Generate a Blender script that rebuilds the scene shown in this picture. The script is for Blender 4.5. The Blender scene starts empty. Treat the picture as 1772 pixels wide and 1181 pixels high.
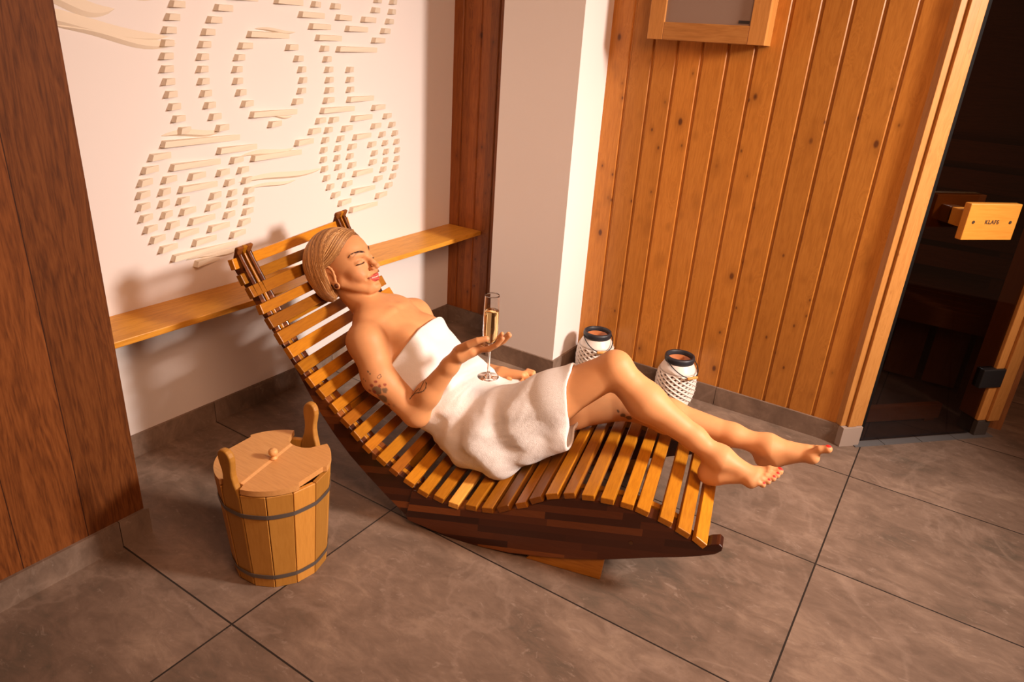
import bpy, bmesh, math, random
import numpy as np
from mathutils import Vector, Matrix

random.seed(7)
rng = np.random.RandomState(11)
SC = bpy.context.scene
COL = SC.collection

# ------------------------------------------------------------------ camera
FPX = 1212.97                      # focal length in pixels of the 1772 wide frame
PITCH, ROLL, YAW, CAMH = 0.40680911, 0.06716562, -0.55460338, 1.42852851
fwd = Vector((math.sin(YAW) * math.cos(PITCH), math.cos(YAW) * math.cos(PITCH), -math.sin(PITCH)))
rgt = Vector((math.cos(YAW), -math.sin(YAW), 0))
upv = rgt.cross(fwd)
r2 = rgt * math.cos(ROLL) + upv * math.sin(ROLL)
u2 = upv * math.cos(ROLL) - rgt * math.sin(ROLL)
cam_data = bpy.data.cameras.new('camera')
cam = bpy.data.objects.new('camera', cam_data)
COL.objects.link(cam)
mw = Matrix.Identity(4)
for i in range(3):
    mw[i][0] = r2[i]; mw[i][1] = u2[i]; mw[i][2] = -fwd[i]
mw[2][3] = CAMH
cam.matrix_world = mw
cam_data.sensor_width = 36
cam_data.lens = 36 * FPX / 1772
cam_data.clip_start = 0.05
SC.camera = cam
SC.view_settings.view_transform = 'Standard'
SC.view_settings.look = 'None'
SC.view_settings.gamma = 1
SC.view_settings.use_curve_mapping = False
SC.view_settings.exposure = 0.0

# ------------------------------------------------------------------ light
world = bpy.data.worlds.new('world')
SC.world = world
world.use_nodes = True
world.node_tree.nodes['Background'].inputs[0].default_value = (1.0, 0.40, 0.18, 1)
world.node_tree.nodes['Background'].inputs[1].default_value = 0.13

def area_light(name, loc, target, size, power, color, spread=180):
    d = bpy.data.lights.new(name, 'AREA')
    d.shape = 'DISK'; d.size = size; d.energy = power; d.color = color
    d.spread = math.radians(spread)
    o = bpy.data.objects.new(name, d)
    COL.objects.link(o)
    o.location = loc
    o.rotation_euler = (Vector(target) - Vector(loc)).to_track_quat('-Z', 'Y').to_euler()
    return o
area_light('key_lamp', (1.75, 2.28, 2.10), (-1.15, 2.05, 0.50), 0.50, 39, (1.0, 0.82, 0.70), 78)
area_light('soft_fill', (0.7, 0.5, 2.5), (-1.2, 2.1, 0.5), 1.3, 23, (1.0, 0.54, 0.32), 110)  # added warm fill for the shaded faces, not a lamp of the room

# ------------------------------------------------------------------ helpers
def tag(o, label=None, cat=None, group=None, kind=None):
    if label: o['label'] = label
    if cat: o['category'] = cat
    if group: o['group'] = group
    if kind: o['kind'] = kind
    return o

def empty(name, loc=(0, 0, 0), rz=0.0):
    o = bpy.data.objects.new(name, None)
    COL.objects.link(o)
    o.location = loc; o.rotation_euler = (0, 0, rz)
    o.empty_display_size = 0.05
    return o

def link_mesh(name, me, mat, parent=None, smooth=False):
    if mat is not None:
        me.materials.append(mat)
    if smooth:
        me.polygons.foreach_set('use_smooth', [True] * len(me.polygons))
    o = bpy.data.objects.new(name, me)
    COL.objects.link(o)
    if parent: o.parent = parent
    return o

def from_bm(name, bm, mat, parent=None, smooth=False):
    bmesh.ops.recalc_face_normals(bm, faces=bm.faces[:])
    me = bpy.data.meshes.new(name)
    bm.to_mesh(me); bm.free()
    return link_mesh(name, me, mat, parent, smooth)

def bevel_mod(o, w, seg=2, angle=35):
    m = o.modifiers.new('bevel', 'BEVEL')
    m.width = w; m.segments = seg; m.limit_method = 'ANGLE'; m.angle_limit = math.radians(angle)
    return o

def add_box(bm, lo, hi, mat4=None):
    x0, y0, z0 = lo; x1, y1, z1 = hi
    vs = [(x0, y0, z0), (x1, y0, z0), (x1, y1, z0), (x0, y1, z0), (x0, y0, z1), (x1, y0, z1), (x1, y1, z1), (x0, y1, z1)]
    v = [bm.verts.new(mat4 @ Vector(p) if mat4 else p) for p in vs]
    for f in ((0, 3, 2, 1), (4, 5, 6, 7), (0, 1, 5, 4), (1, 2, 6, 5), (2, 3, 7, 6), (3, 0, 4, 7)):
        bm.faces.new([v[i] for i in f])

def box(name, lo, hi, mat, parent=None, bev=0.0, mat4=None):
    bm = bmesh.new(); add_box(bm, lo, hi, mat4)
    o = from_bm(name, bm, mat, parent)
    if bev: bevel_mod(o, bev)
    return o

def add_prism(bm, pts, f0, f1):
    """pts: 2D outline; f0,f1 map (a,b)->3D for the two end faces"""
    A = [bm.verts.new(f0(*p)) for p in pts]
    B = [bm.verts.new(f1(*p)) for p in pts]
    n = len(pts)
    bm.faces.new(A); bm.faces.new(B[::-1])
    for i in range(n):
        bm.faces.new([A[i], B[i], B[(i + 1) % n], A[(i + 1) % n]])

def add_lathe(bm, prof, c, seg=48, closed=False):
    rings = []
    for r, z in prof:
        rings.append([bm.verts.new((c[0] + r * math.cos(2 * math.pi * i / seg), c[1] + r * math.sin(2 * math.pi * i / seg), c[2] + z)) for i in range(seg)])
    m = len(rings)
    for a in range(m if closed else m - 1):
        R0 = rings[a]; R1 = rings[(a + 1) % m]
        for i in range(seg):
            j = (i + 1) % seg
            bm.faces.new([R0[i], R0[j], R1[j], R1[i]])
    if not closed:
        if prof[0][0] > 1e-6: bm.faces.new(rings[0][::-1])
        if prof[-1][0] > 1e-6: bm.faces.new(rings[-1])

def add_tube(bm, pts, rad, seg=10, closed=False):
    pts = [Vector(p) for p in pts]; n = len(pts); rings = []
    up = None
    for i, p in enumerate(pts):
        if closed: t = (pts[(i + 1) % n] - pts[i - 1]).normalized()
        else: t = (pts[min(i + 1, n - 1)] - pts[max(i - 1, 0)]).normalized()
        if up is None:
            up = t.orthogonal().normalized()
        up = (up - t * up.dot(t)).normalized()
        b = t.cross(up)
        r = rad[i] if hasattr(rad, '__len__') else rad
        rings.append([bm.verts.new(p + (up * math.cos(2 * math.pi * k / seg) + b * math.sin(2 * math.pi * k / seg)) * r) for k in range(seg)])
    for a in range(n if closed else n - 1):
        R0 = rings[a]; R1 = rings[(a + 1) % n]
        for k in range(seg):
            j = (k + 1) % seg
            bm.faces.new([R0[k], R0[j], R1[j], R1[k]])
    if not closed:
        bm.faces.new(rings[0][::-1]); bm.faces.new(rings[-1])

# ------------------------------------------------------------------ node helpers
class NT:
    def __init__(self, name):
        self.m = bpy.data.materials.new(name); self.m.use_nodes = True
        self.t = self.m.node_tree; self.n = self.t.nodes; self.l = self.t.links
        self.b = self.n['Principled BSDF']
    def new(self, kind, **kw):
        nd = self.n.new(kind)
        for k, v in kw.items(): setattr(nd, k, v)
        return nd
    def put(self, sock, v):
        if hasattr(v, 'links'): self.l.new(v, sock)
        else: sock.default_value = v
    def math(self, op, a, b=0.0, c=None, clamp=False):
        nd = self.new('ShaderNodeMath', operation=op, use_clamp=clamp)
        self.put(nd.inputs[0], a); self.put(nd.inputs[1], b)
        if c is not None: self.put(nd.inputs[2], c)
        return nd.outputs[0]
    def pos(self):
        return self.new('ShaderNodeTexCoord').outputs['Object']
    def geo(self):
        return self.new('ShaderNodeNewGeometry').outputs['Position']
    def map(self, vec, scale=(1, 1, 1), loc=(0, 0, 0), rot=(0, 0, 0)):
        nd = self.new('ShaderNodeMapping')
        self.put(nd.inputs[0], vec); nd.inputs['Scale'].default_value = scale
        nd.inputs['Location'].default_value = loc; nd.inputs['Rotation'].default_value = rot
        return nd.outputs[0]
    def noise(self, vec, scale, detail=4, rough=0.55, dist=0.0):
        nd = self.new('ShaderNodeTexNoise'); self.put(nd.inputs['Vector'], vec)
        nd.inputs['Scale'].default_value = scale; nd.inputs['Detail'].default_value = detail
        nd.inputs['Roughness'].default_value = rough; nd.inputs['Distortion'].default_value = dist
        return nd.outputs[0]
    def voro(self, vec, scale, feature='F1', out='Distance', rnd=1.0):
        nd = self.new('ShaderNodeTexVoronoi', feature=feature); self.put(nd.inputs['Vector'], vec)
        nd.inputs['Scale'].default_value = scale; nd.inputs['Randomness'].default_value = rnd
        return nd.outputs[out]
    def ramp(self, v, stops):
        nd = self.new('ShaderNodeValToRGB'); self.put(nd.inputs[0], v)
        e = nd.color_ramp.elements
        while len(e) > 1: e.remove(e[-1])
        e[0].position = stops[0][0]; e[0].color = (*stops[0][1], 1)
        for p, c in stops[1:]:
            k = e.new(p); k.color = (*c, 1)
        return nd.outputs[0]
    def mix(self, f, a, b, kind='MIX'):
        nd = self.new('ShaderNodeMix', data_type='RGBA', blend_type=kind)
        self.put(nd.inputs[0], f)
        self.put(nd.inputs[6], a if hasattr(a, 'links') else (*a, 1))
        self.put(nd.inputs[7], b if hasattr(b, 'links') else (*b, 1))
        return nd.outputs[2]
    def comb(self, x, y, z):
        nd = self.new('ShaderNodeCombineXYZ')
        for i, v in enumerate((x, y, z)): self.put(nd.inputs[i], v)
        return nd.outputs[0]
    def sep(self, v):
        nd = self.new('ShaderNodeSeparateXYZ'); self.put(nd.inputs[0], v); return nd.outputs
    def bump(self, h, strength=0.3, dist=0.002, normal=None):
        nd = self.new('ShaderNodeBump'); self.put(nd.inputs['Height'], h)
        nd.inputs['Strength'].default_value = strength; nd.inputs['Distance'].default_value = dist
        if normal is not None: self.l.new(normal, nd.inputs['Normal'])
        self.l.new(nd.outputs[0], self.b.inputs['Normal'])
        return nd.outputs[0]
    def set(self, color=None, rough=None, spec=None, **kw):
        if color is not None: self.put(self.b.inputs['Base Color'], color if hasattr(color, 'links') else (*color, 1))
        if rough is not None: self.put(self.b.inputs['Roughness'], rough)
        if spec is not None: self.b.inputs['Specular IOR Level'].default_value = spec
        for k, v in kw.items(): self.put(self.b.inputs[k.replace('_', ' ')], v)
        return self.m

def wood_mat(name, axis, c0, c1, c2, knots=0.0, board=None, rough=0.45, grain=1.0, tint=False, knotcol=(0.10, 0.03, 0.01), coat=0.0, kscale=10.0, spec=0.4, seam=False):
    """axis: grain direction 0/1/2 in object space; board=(axis, width, offset) varies every board"""
    N = NT(name); p = N.pos()
    s = N.sep(p)
    comps = [s[0], s[1], s[2]]
    if board:
        ba, bw, bo = board
        idx = N.math('FLOOR', N.math('DIVIDE', N.math('SUBTRACT', comps[ba], bo), bw))
        wn = N.new('ShaderNodeTexWhiteNoise', noise_dimensions='1D'); N.put(wn.inputs['W'], idx)
        rv = wn.outputs[0]
        comps[axis] = N.math('ADD', comps[axis], N.math('MULTIPLY', rv, 37.0))
    else:
        oi = N.new('ShaderNodeObjectInfo')
        rv = oi.outputs['Random']
        comps[axis] = N.math('ADD', comps[axis], N.math('MULTIPLY', rv, 37.0))
    v = N.comb(*comps)
    sc = [1, 1, 1]; sc[axis] = 0.10
    vs = N.map(v, scale=tuple(sc))
    # knots
    ks = [1, 1, 1]; ks[axis] = 0.42
    kd = N.voro(N.map(v, scale=tuple(ks)), kscale)
    warp = N.math('MULTIPLY', N.math('SUBTRACT', 0.35, kd, clamp=True), 0.10 if knots else 0.0)
    vv = N.new('ShaderNodeVectorMath', operation='ADD')
    N.put(vv.inputs[0], vs); N.put(vv.inputs[1], N.comb(warp, warp, warp))
    vs = vv.outputs[0]
    n1 = N.noise(vs, 26, 3, 0.6, 0.6)
    rings = N.new('ShaderNodeMath', operation='FRACT')
    N.put(rings.inputs[0], N.math('MULTIPLY', n1, 5.0))
    tri = N.math('ABSOLUTE', N.math('SUBTRACT', rings.outputs[0], 0.5))
    n2 = N.noise(vs, 190, 3, 0.6)
    g = N.math('ADD', N.math('ADD', N.math('MULTIPLY', tri, 0.42 * grain), 0.10 * (1 - grain) + 0.06), N.math('MULTIPLY', n2, 0.52))
    col = N.ramp(g, [(0.15, c0), (0.45, c1), (0.8, c2)])
    hv = N.new('ShaderNodeHueSaturation')
    N.put(hv.inputs['Color'], col)
    N.put(hv.inputs['Value'], N.math('ADD', 0.80, N.math('MULTIPLY', rv, 0.38)))
    col = hv.outputs[0]
    if knots:
        for sc_, r0, r1, drop, st in ((kscale, 0.055, 0.11, 0.45, 0.92), (kscale * 2.1, 0.05, 0.12, 0.62, 0.80)):
            kv = N.map(v, scale=tuple(0.6 if q == axis else 1 for q in range(3)), loc=(sc_, 0, 0))
            d_ = N.voro(kv, sc_); c_ = N.voro(kv, sc_, out='Color')
            on = N.math('GREATER_THAN', N.sep(c_)[0], drop)
            kk = N.new('ShaderNodeMapRange'); N.put(kk.inputs[0], d_)
            kk.inputs[1].default_value = r0 * knots; kk.inputs[2].default_value = r1 * knots
            kk.inputs[3].default_value = st; kk.inputs[4].default_value = 0.0
            halo = N.new('ShaderNodeMapRange'); N.put(halo.inputs[0], d_)
            halo.inputs[1].default_value = r1 * knots; halo.inputs[2].default_value = r1 * 3.2 * knots
            halo.inputs[3].default_value = 0.40; halo.inputs[4].default_value = 0.0
            col = N.mix(N.math('MULTIPLY', halo.outputs[0], on), col, tuple(x * 0.75 for x in c0))
            col = N.mix(N.math('MULTIPLY', kk.outputs[0], on), col, knotcol)
    if seam:
        fr_ = N.math('FRACT', N.math('DIVIDE', N.math('SUBTRACT', s[board[0]], board[2]), board[1]))
        ln = N.math('LESS_THAN', N.math('SUBTRACT', 0.5, N.math('ABSOLUTE', N.math('SUBTRACT', fr_, 0.5))), 0.0075)
        col = N.mix(N.math('MULTIPLY', ln, 0.85), col, (0.02, 0.006, 0.003))
    if tint:
        oi2 = N.new('ShaderNodeObjectInfo')
        col = N.mix(1.0, col, oi2.outputs['Color'], 'MULTIPLY')
    N.set(col, rough, spec)
    if coat: N.b.inputs['Coat Weight'].default_value = coat; N.b.inputs['Coat Roughness'].default_value = 0.25
    N.bump(n2, 0.15, 0.001)
    return N.m

def plain(name, color, rough=0.5, spec=0.5, metal=0.0):
    N = NT(name); N.set(color, rough, spec); N.b.inputs['Metallic'].default_value = metal
    return N.m

TX0, TY0, TS = -1.2827, 0.7955, 0.6

def tile_mat(name, grout=True):
    N = NT(name); p = N.geo(); s = N.sep(p)
    fx = N.math('DIVIDE', N.math('SUBTRACT', s[0], TX0), TS * 2)
    fy = N.math('DIVIDE', N.math('SUBTRACT', s[1], TY0), TS)
    ix = N.math('FLOOR', fx); iy = N.math('FLOOR', fy)
    wn = N.new('ShaderNodeTexWhiteNoise', noise_dimensions='2D'); N.put(wn.inputs['Vector'], N.comb(ix, iy, 0.0))
    off = N.new('ShaderNodeVectorMath', operation='MULTIPLY_ADD')
    N.put(off.inputs[0], wn.outputs['Color']); off.inputs[1].default_value = (31, 23, 17); N.put(off.inputs[2], p)
    v = off.outputs[0]
    big = N.noise(v, 2.6, 6, 0.62, 0.9)
    med = N.noise(N.map(v, scale=(1, 2.2, 1), rot=(0, 0, 0.6)), 9, 7, 0.68, 0.7)
    fine = N.noise(v, 120, 4, 0.7)
    t = N.math('ADD', N.math('ADD', N.math('MULTIPLY', big, 0.60), N.math('MULTIPLY', med, 0.52)), N.math('MULTIPLY', N.math('SUBTRACT', wn.outputs[0], 0.5), 0.07))
    col = N.ramp(t, [(0.38, (0.105, 0.082, 0.060)), (0.50, (0.170, 0.116, 0.084)), (0.61, (0.230, 0.160, 0.118)), (0.74, (0.34, 0.245, 0.180))])
    # pale scuffs and cloudy edges
    sc = N.noise(N.map(v, scale=(1, 1.8, 1), rot=(0, 0, -0.5)), 22, 6, 0.75, 0.8)
    m1 = N.new('ShaderNodeMapRange'); N.put(m1.inputs[0], sc); m1.inputs[1].default_value = 0.585; m1.inputs[2].default_value = 0.70; m1.inputs[4].default_value = 0.50
    col = N.mix(m1.outputs[0], col, (0.42, 0.33, 0.27))
    ed = N.noise(v, 1.7, 8, 0.55, 0.5)
    e1 = N.math('SUBTRACT', 1.0, N.math('MULTIPLY', N.math('ABSOLUTE', N.math('SUBTRACT', ed, 0.5)), 55.0), clamp=True)
    col = N.mix(N.math('MULTIPLY', e1, 0.28), col, (0.38, 0.28, 0.22))
    col = N.mix(N.math('MULTIPLY', fine, 0.30), col, (0.13, 0.10, 0.085))
    h = N.math('ADD', N.math('MULTIPLY', fine, 0.4), N.math('MULTIPLY', med, 0.5))
    if grout:
        gw = 0.0042
        gx = N.math('SUBTRACT', 0.5, N.math('ABSOLUTE', N.math('SUBTRACT', N.math('FRACT', fx), 0.5)))
        gy = N.math('SUBTRACT', 0.5, N.math('ABSOLUTE', N.math('SUBTRACT', N.math('FRACT', fy), 0.5)))
        gm = N.math('LESS_THAN', N.math('MINIMUM', N.math('MULTIPLY', gx, 2.0), gy), gw)
        col = N.mix(gm, col, (0.022, 0.016, 0.013))
        h = N.math('SUBTRACT', h, N.math('MULTIPLY', gm, 2.0))
    N.set(col, N.math('ADD', 0.42, N.math('MULTIPLY', med, 0.25)), 0.35)
    N.bump(h, 0.25, 0.002)
    return N.m

def plaster_mat(name, c):
    N = NT(name); p = N.geo()
    n = N.noise(p, 45, 5, 0.6); n2 = N.noise(p, 2.2, 3, 0.5)
    N.set(N.mix(N.math('MULTIPLY', n2, 0.25), c, tuple(x * 0.93 for x in c)), 0.75, 0.25)
    N.bump(n, 0.12, 0.002)
    return N.m

M_TILE = tile_mat('stone_floor_tile')
M_SKIRT = tile_mat('stone_skirting_tile', grout=False)
M_GROUT = plain('dark_grout', (0.02, 0.015, 0.012), 0.8)
M_WHITE = plaster_mat('white_plaster', (0.80, 0.76, 0.745))
PINE = ((0.36, 0.125, 0.018), (0.50, 0.195, 0.032), (0.60, 0.26, 0.050))
M_PINE_WALL = wood_mat('pine_wall_boards', 2, *PINE, knots=1.0, board=(0, 0.1, -0.283), rough=0.38, grain=0.6)
M_PINE_SHADED = wood_mat('shaded_pine_boards', 2, (0.21, 0.055, 0.010), (0.33, 0.100, 0.018), (0.42, 0.140, 0.028), knots=1.0, board=(0, 0.1, -0.283), rough=0.45)  # niche pine, darkened so its colour holds the column's shade
M_PINE = wood_mat('pine_trim', 2, (0.36, 0.145, 0.032), (0.48, 0.215, 0.055), (0.55, 0.27, 0.080), knots=0.4, rough=0.42, grain=0.6)
M_PINE_X = wood_mat('pine_rail', 0, (0.34, 0.14, 0.035), (0.48, 0.21, 0.055), (0.58, 0.29, 0.085), rough=0.42)
M_SHELF = wood_mat('yellow_pine_shelf', 1, (0.46, 0.19, 0.018), (0.62, 0.28, 0.030), (0.72, 0.36, 0.055), knots=0.5, rough=0.42, kscale=3.0)
M_PILLAR = wood_mat('brown_stained_boards', 2, (0.060, 0.016, 0.004), (0.180, 0.055, 0.012), (0.285, 0.098, 0.024), knots=0.5, board=(1, 0.165, 0.055), rough=0.6, kscale=3.0, spec=0.2, seam=True)
M_SLAT = wood_mat('oiled_slat_wood', 1, (0.27, 0.088, 0.005), (0.44, 0.172, 0.009), (0.55, 0.238, 0.018), rough=0.36, tint=True, coat=0.08, grain=0.3)
M_BUCKET = wood_mat('pale_bucket_wood', 2, (0.46, 0.210, 0.032), (0.56, 0.275, 0.050), (0.62, 0.32, 0.070), rough=0.5, tint=True, grain=0.35)
M_LID = wood_mat('pale_lid_wood', 0, (0.50, 0.25, 0.085), (0.64, 0.34, 0.125), (0.72, 0.42, 0.17), rough=0.5, tint=True, grain=0.35)
M_BLACK = plain('black_metal', (0.012, 0.012, 0.014), 0.45)
M_STEEL = plain('steel_band', (0.17, 0.15, 0.14), 0.42, metal=0.55)

def lam_mat(name):
    """dark side panels glued up from long staves of mixed tone"""
    N = NT(name); p = N.pos(); s = N.sep(p)
    row = N.math('FLOOR', N.math('DIVIDE', N.math('ADD', s[2], N.math('MULTIPLY', s[0], -0.19)), 0.024))
    w1 = N.new('ShaderNodeTexWhiteNoise', noise_dimensions='1D'); N.put(w1.inputs['W'], row)
    cell = N.math('FLOOR', N.math('DIVIDE', N.math('ADD', s[0], N.math('MULTIPLY', w1.outputs[0], 3.0)), 0.27))
    w2 = N.new('ShaderNodeTexWhiteNoise', noise_dimensions='2D'); N.put(w2.inputs['Vector'], N.comb(row, cell, 0.0))
    c = N.ramp(w2.outputs[0], [(0.0, (0.035, 0.008, 0.003)), (0.40, (0.085, 0.021, 0.006)), (0.70, (0.150, 0.042, 0.010)), (1.0, (0.34, 0.110, 0.022))])
    g = N.noise(N.map(p, scale=(0.08, 1, 1)), 160, 3, 0.6)
    c = N.mix(N.math('MULTIPLY', g, 0.55), c, (0.045, 0.011, 0.004))
    N.set(c, 0.36, 0.45); N.b.inputs['Coat Weight'].default_value = 0.12
    return N.m
M_LAM = lam_mat('laminated_dark_wood')

# ================================================================== the room
def struct(o, label=None):
    o['kind'] = 'structure'
    if label: o['label'] = label
    return o
HT = 2.45
bm = bmesh.new()
add_box(bm, (-2.6, -1.2, -0.06), (2.6, 4.6, 0.0))
struct(from_bm('floor', bm, M_TILE))

# relief wall, return at its far end, pillar on the left
struct(box('wall_left', (-2.31, 0.60, 0), (-2.19, 2.96, HT), M_WHITE))
struct(box('wall_left_pillar', (-2.19, -1.2, 0), (-1.785, 0.875, HT), M_PILLAR), 'brown stained wooden boards covering the near pillar')
struct(box('wall_column', (-1.745, 2.588, 0), (-1.378, 2.96, HT), M_WHITE), 'white plastered column between the two wooden walls')

def boarded_wall(name, x0, x1, y, mat, first, pitch=0.1, gap=0.009, dep=0.007, zlo=0.0):
    """wall in the XZ plane facing -Y, boards with chamfered grooves"""
    pts = []
    g = first
    while g < x0 + 0.015: g += pitch
    pts.append((x0, y))
    while g < x1 - 0.015:
        pts += [(g - gap * 0.9, y), (g - gap * 0.45, y + dep * 0.55), (g - gap * 0.4, y + dep), (g + gap * 0.4, y + dep), (g + gap * 0.45, y + dep * 0.55), (g + gap * 0.9, y)]
        g += pitch
    pts.append((x1, y))
    pts += [(x1, y + 0.12), (x0, y + 0.12)]
    bm = bmesh.new()
    add_prism(bm, pts, lambda a, b: (a, b, zlo), lambda a, b: (a, b, HT))
    return struct(from_bm(name, bm, mat))
boarded_wall('wall_back', -1.378, -0.160, 2.83, M_PINE_WALL, -1.883)
boarded_wall('wall_back_niche', -2.19, -1.745, 2.84, M_PINE_SHADED, -2.233)['label'] = 'pine boards in the niche beside the shelf, shade put into their colour'

# skirting tiles, with the open joints where the tiles meet
def skirting(name, a, b, joints, n, zt=0.085, th=0.010):
    """a->b along the wall foot, n = outward normal"""
    a = Vector((*a, 0)); b = Vector((*b, 0)); d = (b - a); L = d.length; d.normalize(); n = Vector((*n, 0))
    cuts = [0.0] + sorted([j for j in joints if 0.01 < j < L - 0.01]) + [L]
    bm = bmesh.new()
    for i in range(len(cuts) - 1):
        s = cuts[i] + (0.0012 if i else 0); e = cuts[i + 1] - (0.0012 if i < len(cuts) - 2 else 0)
        P = [a + d * s, a + d * e, a + d * e + n * th, a + d * s + n * th]
        lo = [bm.verts.new(p) for p in P]; hi = [bm.verts.new(p + Vector((0, 0, zt))) for p in P]
        bm.faces.new(lo[::-1]); bm.faces.new(hi)
        for k in range(4):
            bm.faces.new([lo[k], lo[(k + 1) % 4], hi[(k + 1) % 4], hi[k]])
    return struct(from_bm(name, bm, M_SKIRT))
TY = [TY0 + TS * k for k in range(-3, 5)]
TX = [TX0 + TS * k for k in range(-3, 4)]
skirting('baseboard_left', (-2.19, 0.6), (-2.19, 2.84), [y - 0.6 for y in TY], (1, 0))
skirting('baseboard_pillar', (-1.785, -1.2), (-1.785, 0.885), [y + 1.2 for y in TY], (1, 0))
skirting('baseboard_niche', (-2.19, 2.84), (-1.745, 2.84), [], (0, -1))
skirting('baseboard_column', (-1.745, 2.588), (-1.368, 2.588), [], (0, -1))
skirting('baseboard_column_side', (-1.378, 2.588), (-1.378, 2.83), [], (1, 0))
skirting('baseboard_back', (-1.378, 2.83), (-0.160, 2.83), [x + 1.378 for x in TX], (0, -1))

# shelf along the relief wall
t = empty('wall_shelf', (-2.19, 0.9, 0.53))
tag(t, 'long yellow pine shelf fixed along the white relief wall', 'shelf')
bevel_mod(box('board', (0.0005, -0.02, -0.021), (0.205, 1.938, 0.0), M_SHELF, t), 0.0025)
for y in (1.90, 1.0):
    box('bracket', (0.02, y, -0.036), (0.17, y + 0.018, -0.0215), plain('white_bracket', (0.8, 0.78, 0.75), 0.4), t)

# ------------------------------------------------------------------ wall relief: raised wedge bars in rings
def ring_rows():
    circles = [  # centre Y, centre Z, ring radii
        (1.437, 0.857, [(0.226, 0.176), (0.153, 0.108), (0.088, 0.036)]),
        (2.222, 0.935, [(0.240, 0.198), (0.166, 0.126), (0.096, 0.050)]),
        (1.775, 1.250, [(0.166, 0.121), (0.300, 0.252)]),
        (2.205, 1.560, [(0.240, 0.190), (0.150, 0.100)]),
    ]
    segs = []
    pitch = 0.0375; thick = 0.0205
    z = 0.60
    while z < 1.98:
        iv = []
        for cy, cz, rr in circles:
            for ro, ri in rr:
                dz = z - cz
                if abs(dz) < ro:
                    o = math.sqrt(ro * ro - dz * dz); i = math.sqrt(max(ri * ri - dz * dz, 0))
                    if i > 0.01:
                        iv += [(cy - o, cy - i), (cy + i, cy + o)]
                    else: iv.append((cy - o, cy + o))
        # third arc of the big ring, only on the left
        dz = z - 1.25
        if -0.17 < dz < 0.45:
            ro, ri = 0.425, 0.375
            if abs(dz) < ri: iv.append((1.775 - math.sqrt(ro * ro - dz * dz), 1.775 - math.sqrt(ri * ri - dz * dz)))
        if 1.12 < z < 1.30: iv += [(2.028, 2.075), (2.137, 2.185)]
        iv.sort(); out = []
        for a, b in iv:
            if out and a < out[-1][1] + 0.004: out[-1][1] = max(out[-1][1], b)
            else: out.append([a, b])
        segs += [(a, b, z, thick) for a, b in out if b - a > 0.012 and not (a < 1.60 and b < 1.75 and False)]
        z += pitch
    return segs
M_CREAM = NT('cream_relief')
M_CREAM.set((0.78, 0.69, 0.56), 0.7, 0.2)
M_CREAM = M_CREAM.m
def relief():
    bm = bmesh.new()
    XW = -2.19
    for a, b, z, th in ring_rows():
        L = b - a
        h0 = 0.026; h1 = 0.0010
        sl = min(0.010, L * 0.3)
        zl = z - th / 2; zh = z + th / 2
        # wedge: high at the left end, sinking into the wall to the right; ends cut on a slant
        P = [(XW - 0.002, a, zl), (XW - 0.002, b, zl), (XW - 0.002, b + 0.002, zh), (XW - 0.002, a + sl, zh),
             (XW + h0, a + 0.001, zl + 0.001), (XW + h1, b, zl + 0.001), (XW + h1, b + 0.002, zh - 0.001), (XW + h0 * 0.8, a + sl + 0.001, zh - 0.002)]
        v = [bm.verts.new(p) for p in P]
        for f in ((0, 3, 2, 1), (4, 5, 6, 7), (0, 1, 5, 4), (1, 2, 6, 5), (2, 3, 7, 6), (3, 0, 4, 7)):
            bm.faces.new([v[i] for i in f])
    # long leaf-shaped blades
    def blade(y0, z0, y1, z1, w, h=0.012, n=14):
        d = Vector((y1 - y0, z1 - z0)); nn = Vector((-d.y, d.x)).normalized()
        top = []; ridge = []; low = []
        for i in range(n + 1):
            t = i / n; s = math.sin(math.pi * t) ** 0.7 * w
            wob = math.sin(t * 6.0) * w * 0.25
            c = Vector((y0, z0)) + d * t
            a = c + nn * (s * 0.35 + wob); b = c - nn * (s * 0.65 - wob)
            top.append(bm.verts.new((XW + 0.0005, a.x, a.y)))
            ridge.append(bm.verts.new((XW + h * math.sin(math.pi * min(1, t * 0.8 + 0.1)) * (1.1 - t * 0.7), (a.x + 2.2 * b.x) / 3.2, (a.y + 2.2 * b.y) / 3.2)))
            low.append(bm.verts.new((XW + 0.0005, b.x, b.y)))
        for i in range(n):
            bm.faces.new([top[i], top[i + 1], ridge[i + 1], ridge[i]])
            bm.faces.new([ridge[i], ridge[i + 1], low[i + 1], low[i]])
    blade(0.86, 1.425, 1.40, 1.372, 0.045); blade(1.06, 1.385, 1.42, 1.352, 0.040); blade(1.12, 1.52, 1.40, 1.49, 0.045)
    blade(0.98, 1.47, 1.24, 1.44, 0.05)
    blade(1.60, 0.895, 2.00, 0.905, 0.026); blade(1.64, 0.868, 1.86, 0.874, 0.016); blade(1.62, 0.985, 1.86, 0.995, 0.022)
    blade(1.72, 1.405, 1.90, 1.403, 0.014); blade(1.74, 1.118, 1.86, 1.112, 0.016)
    blade(1.33, 1.075, 1.56, 1.082, 0.024); blade(1.40, 0.640, 1.60, 0.668, 0.026); blade(1.36, 0.655, 1.52, 0.668, 0.022)
    o = from_bm('wall_relief', bm, M_CREAM)
    tag(o, 'cream raised relief of rings made of short bars on the white wall', 'wall relief')
relief()

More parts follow.
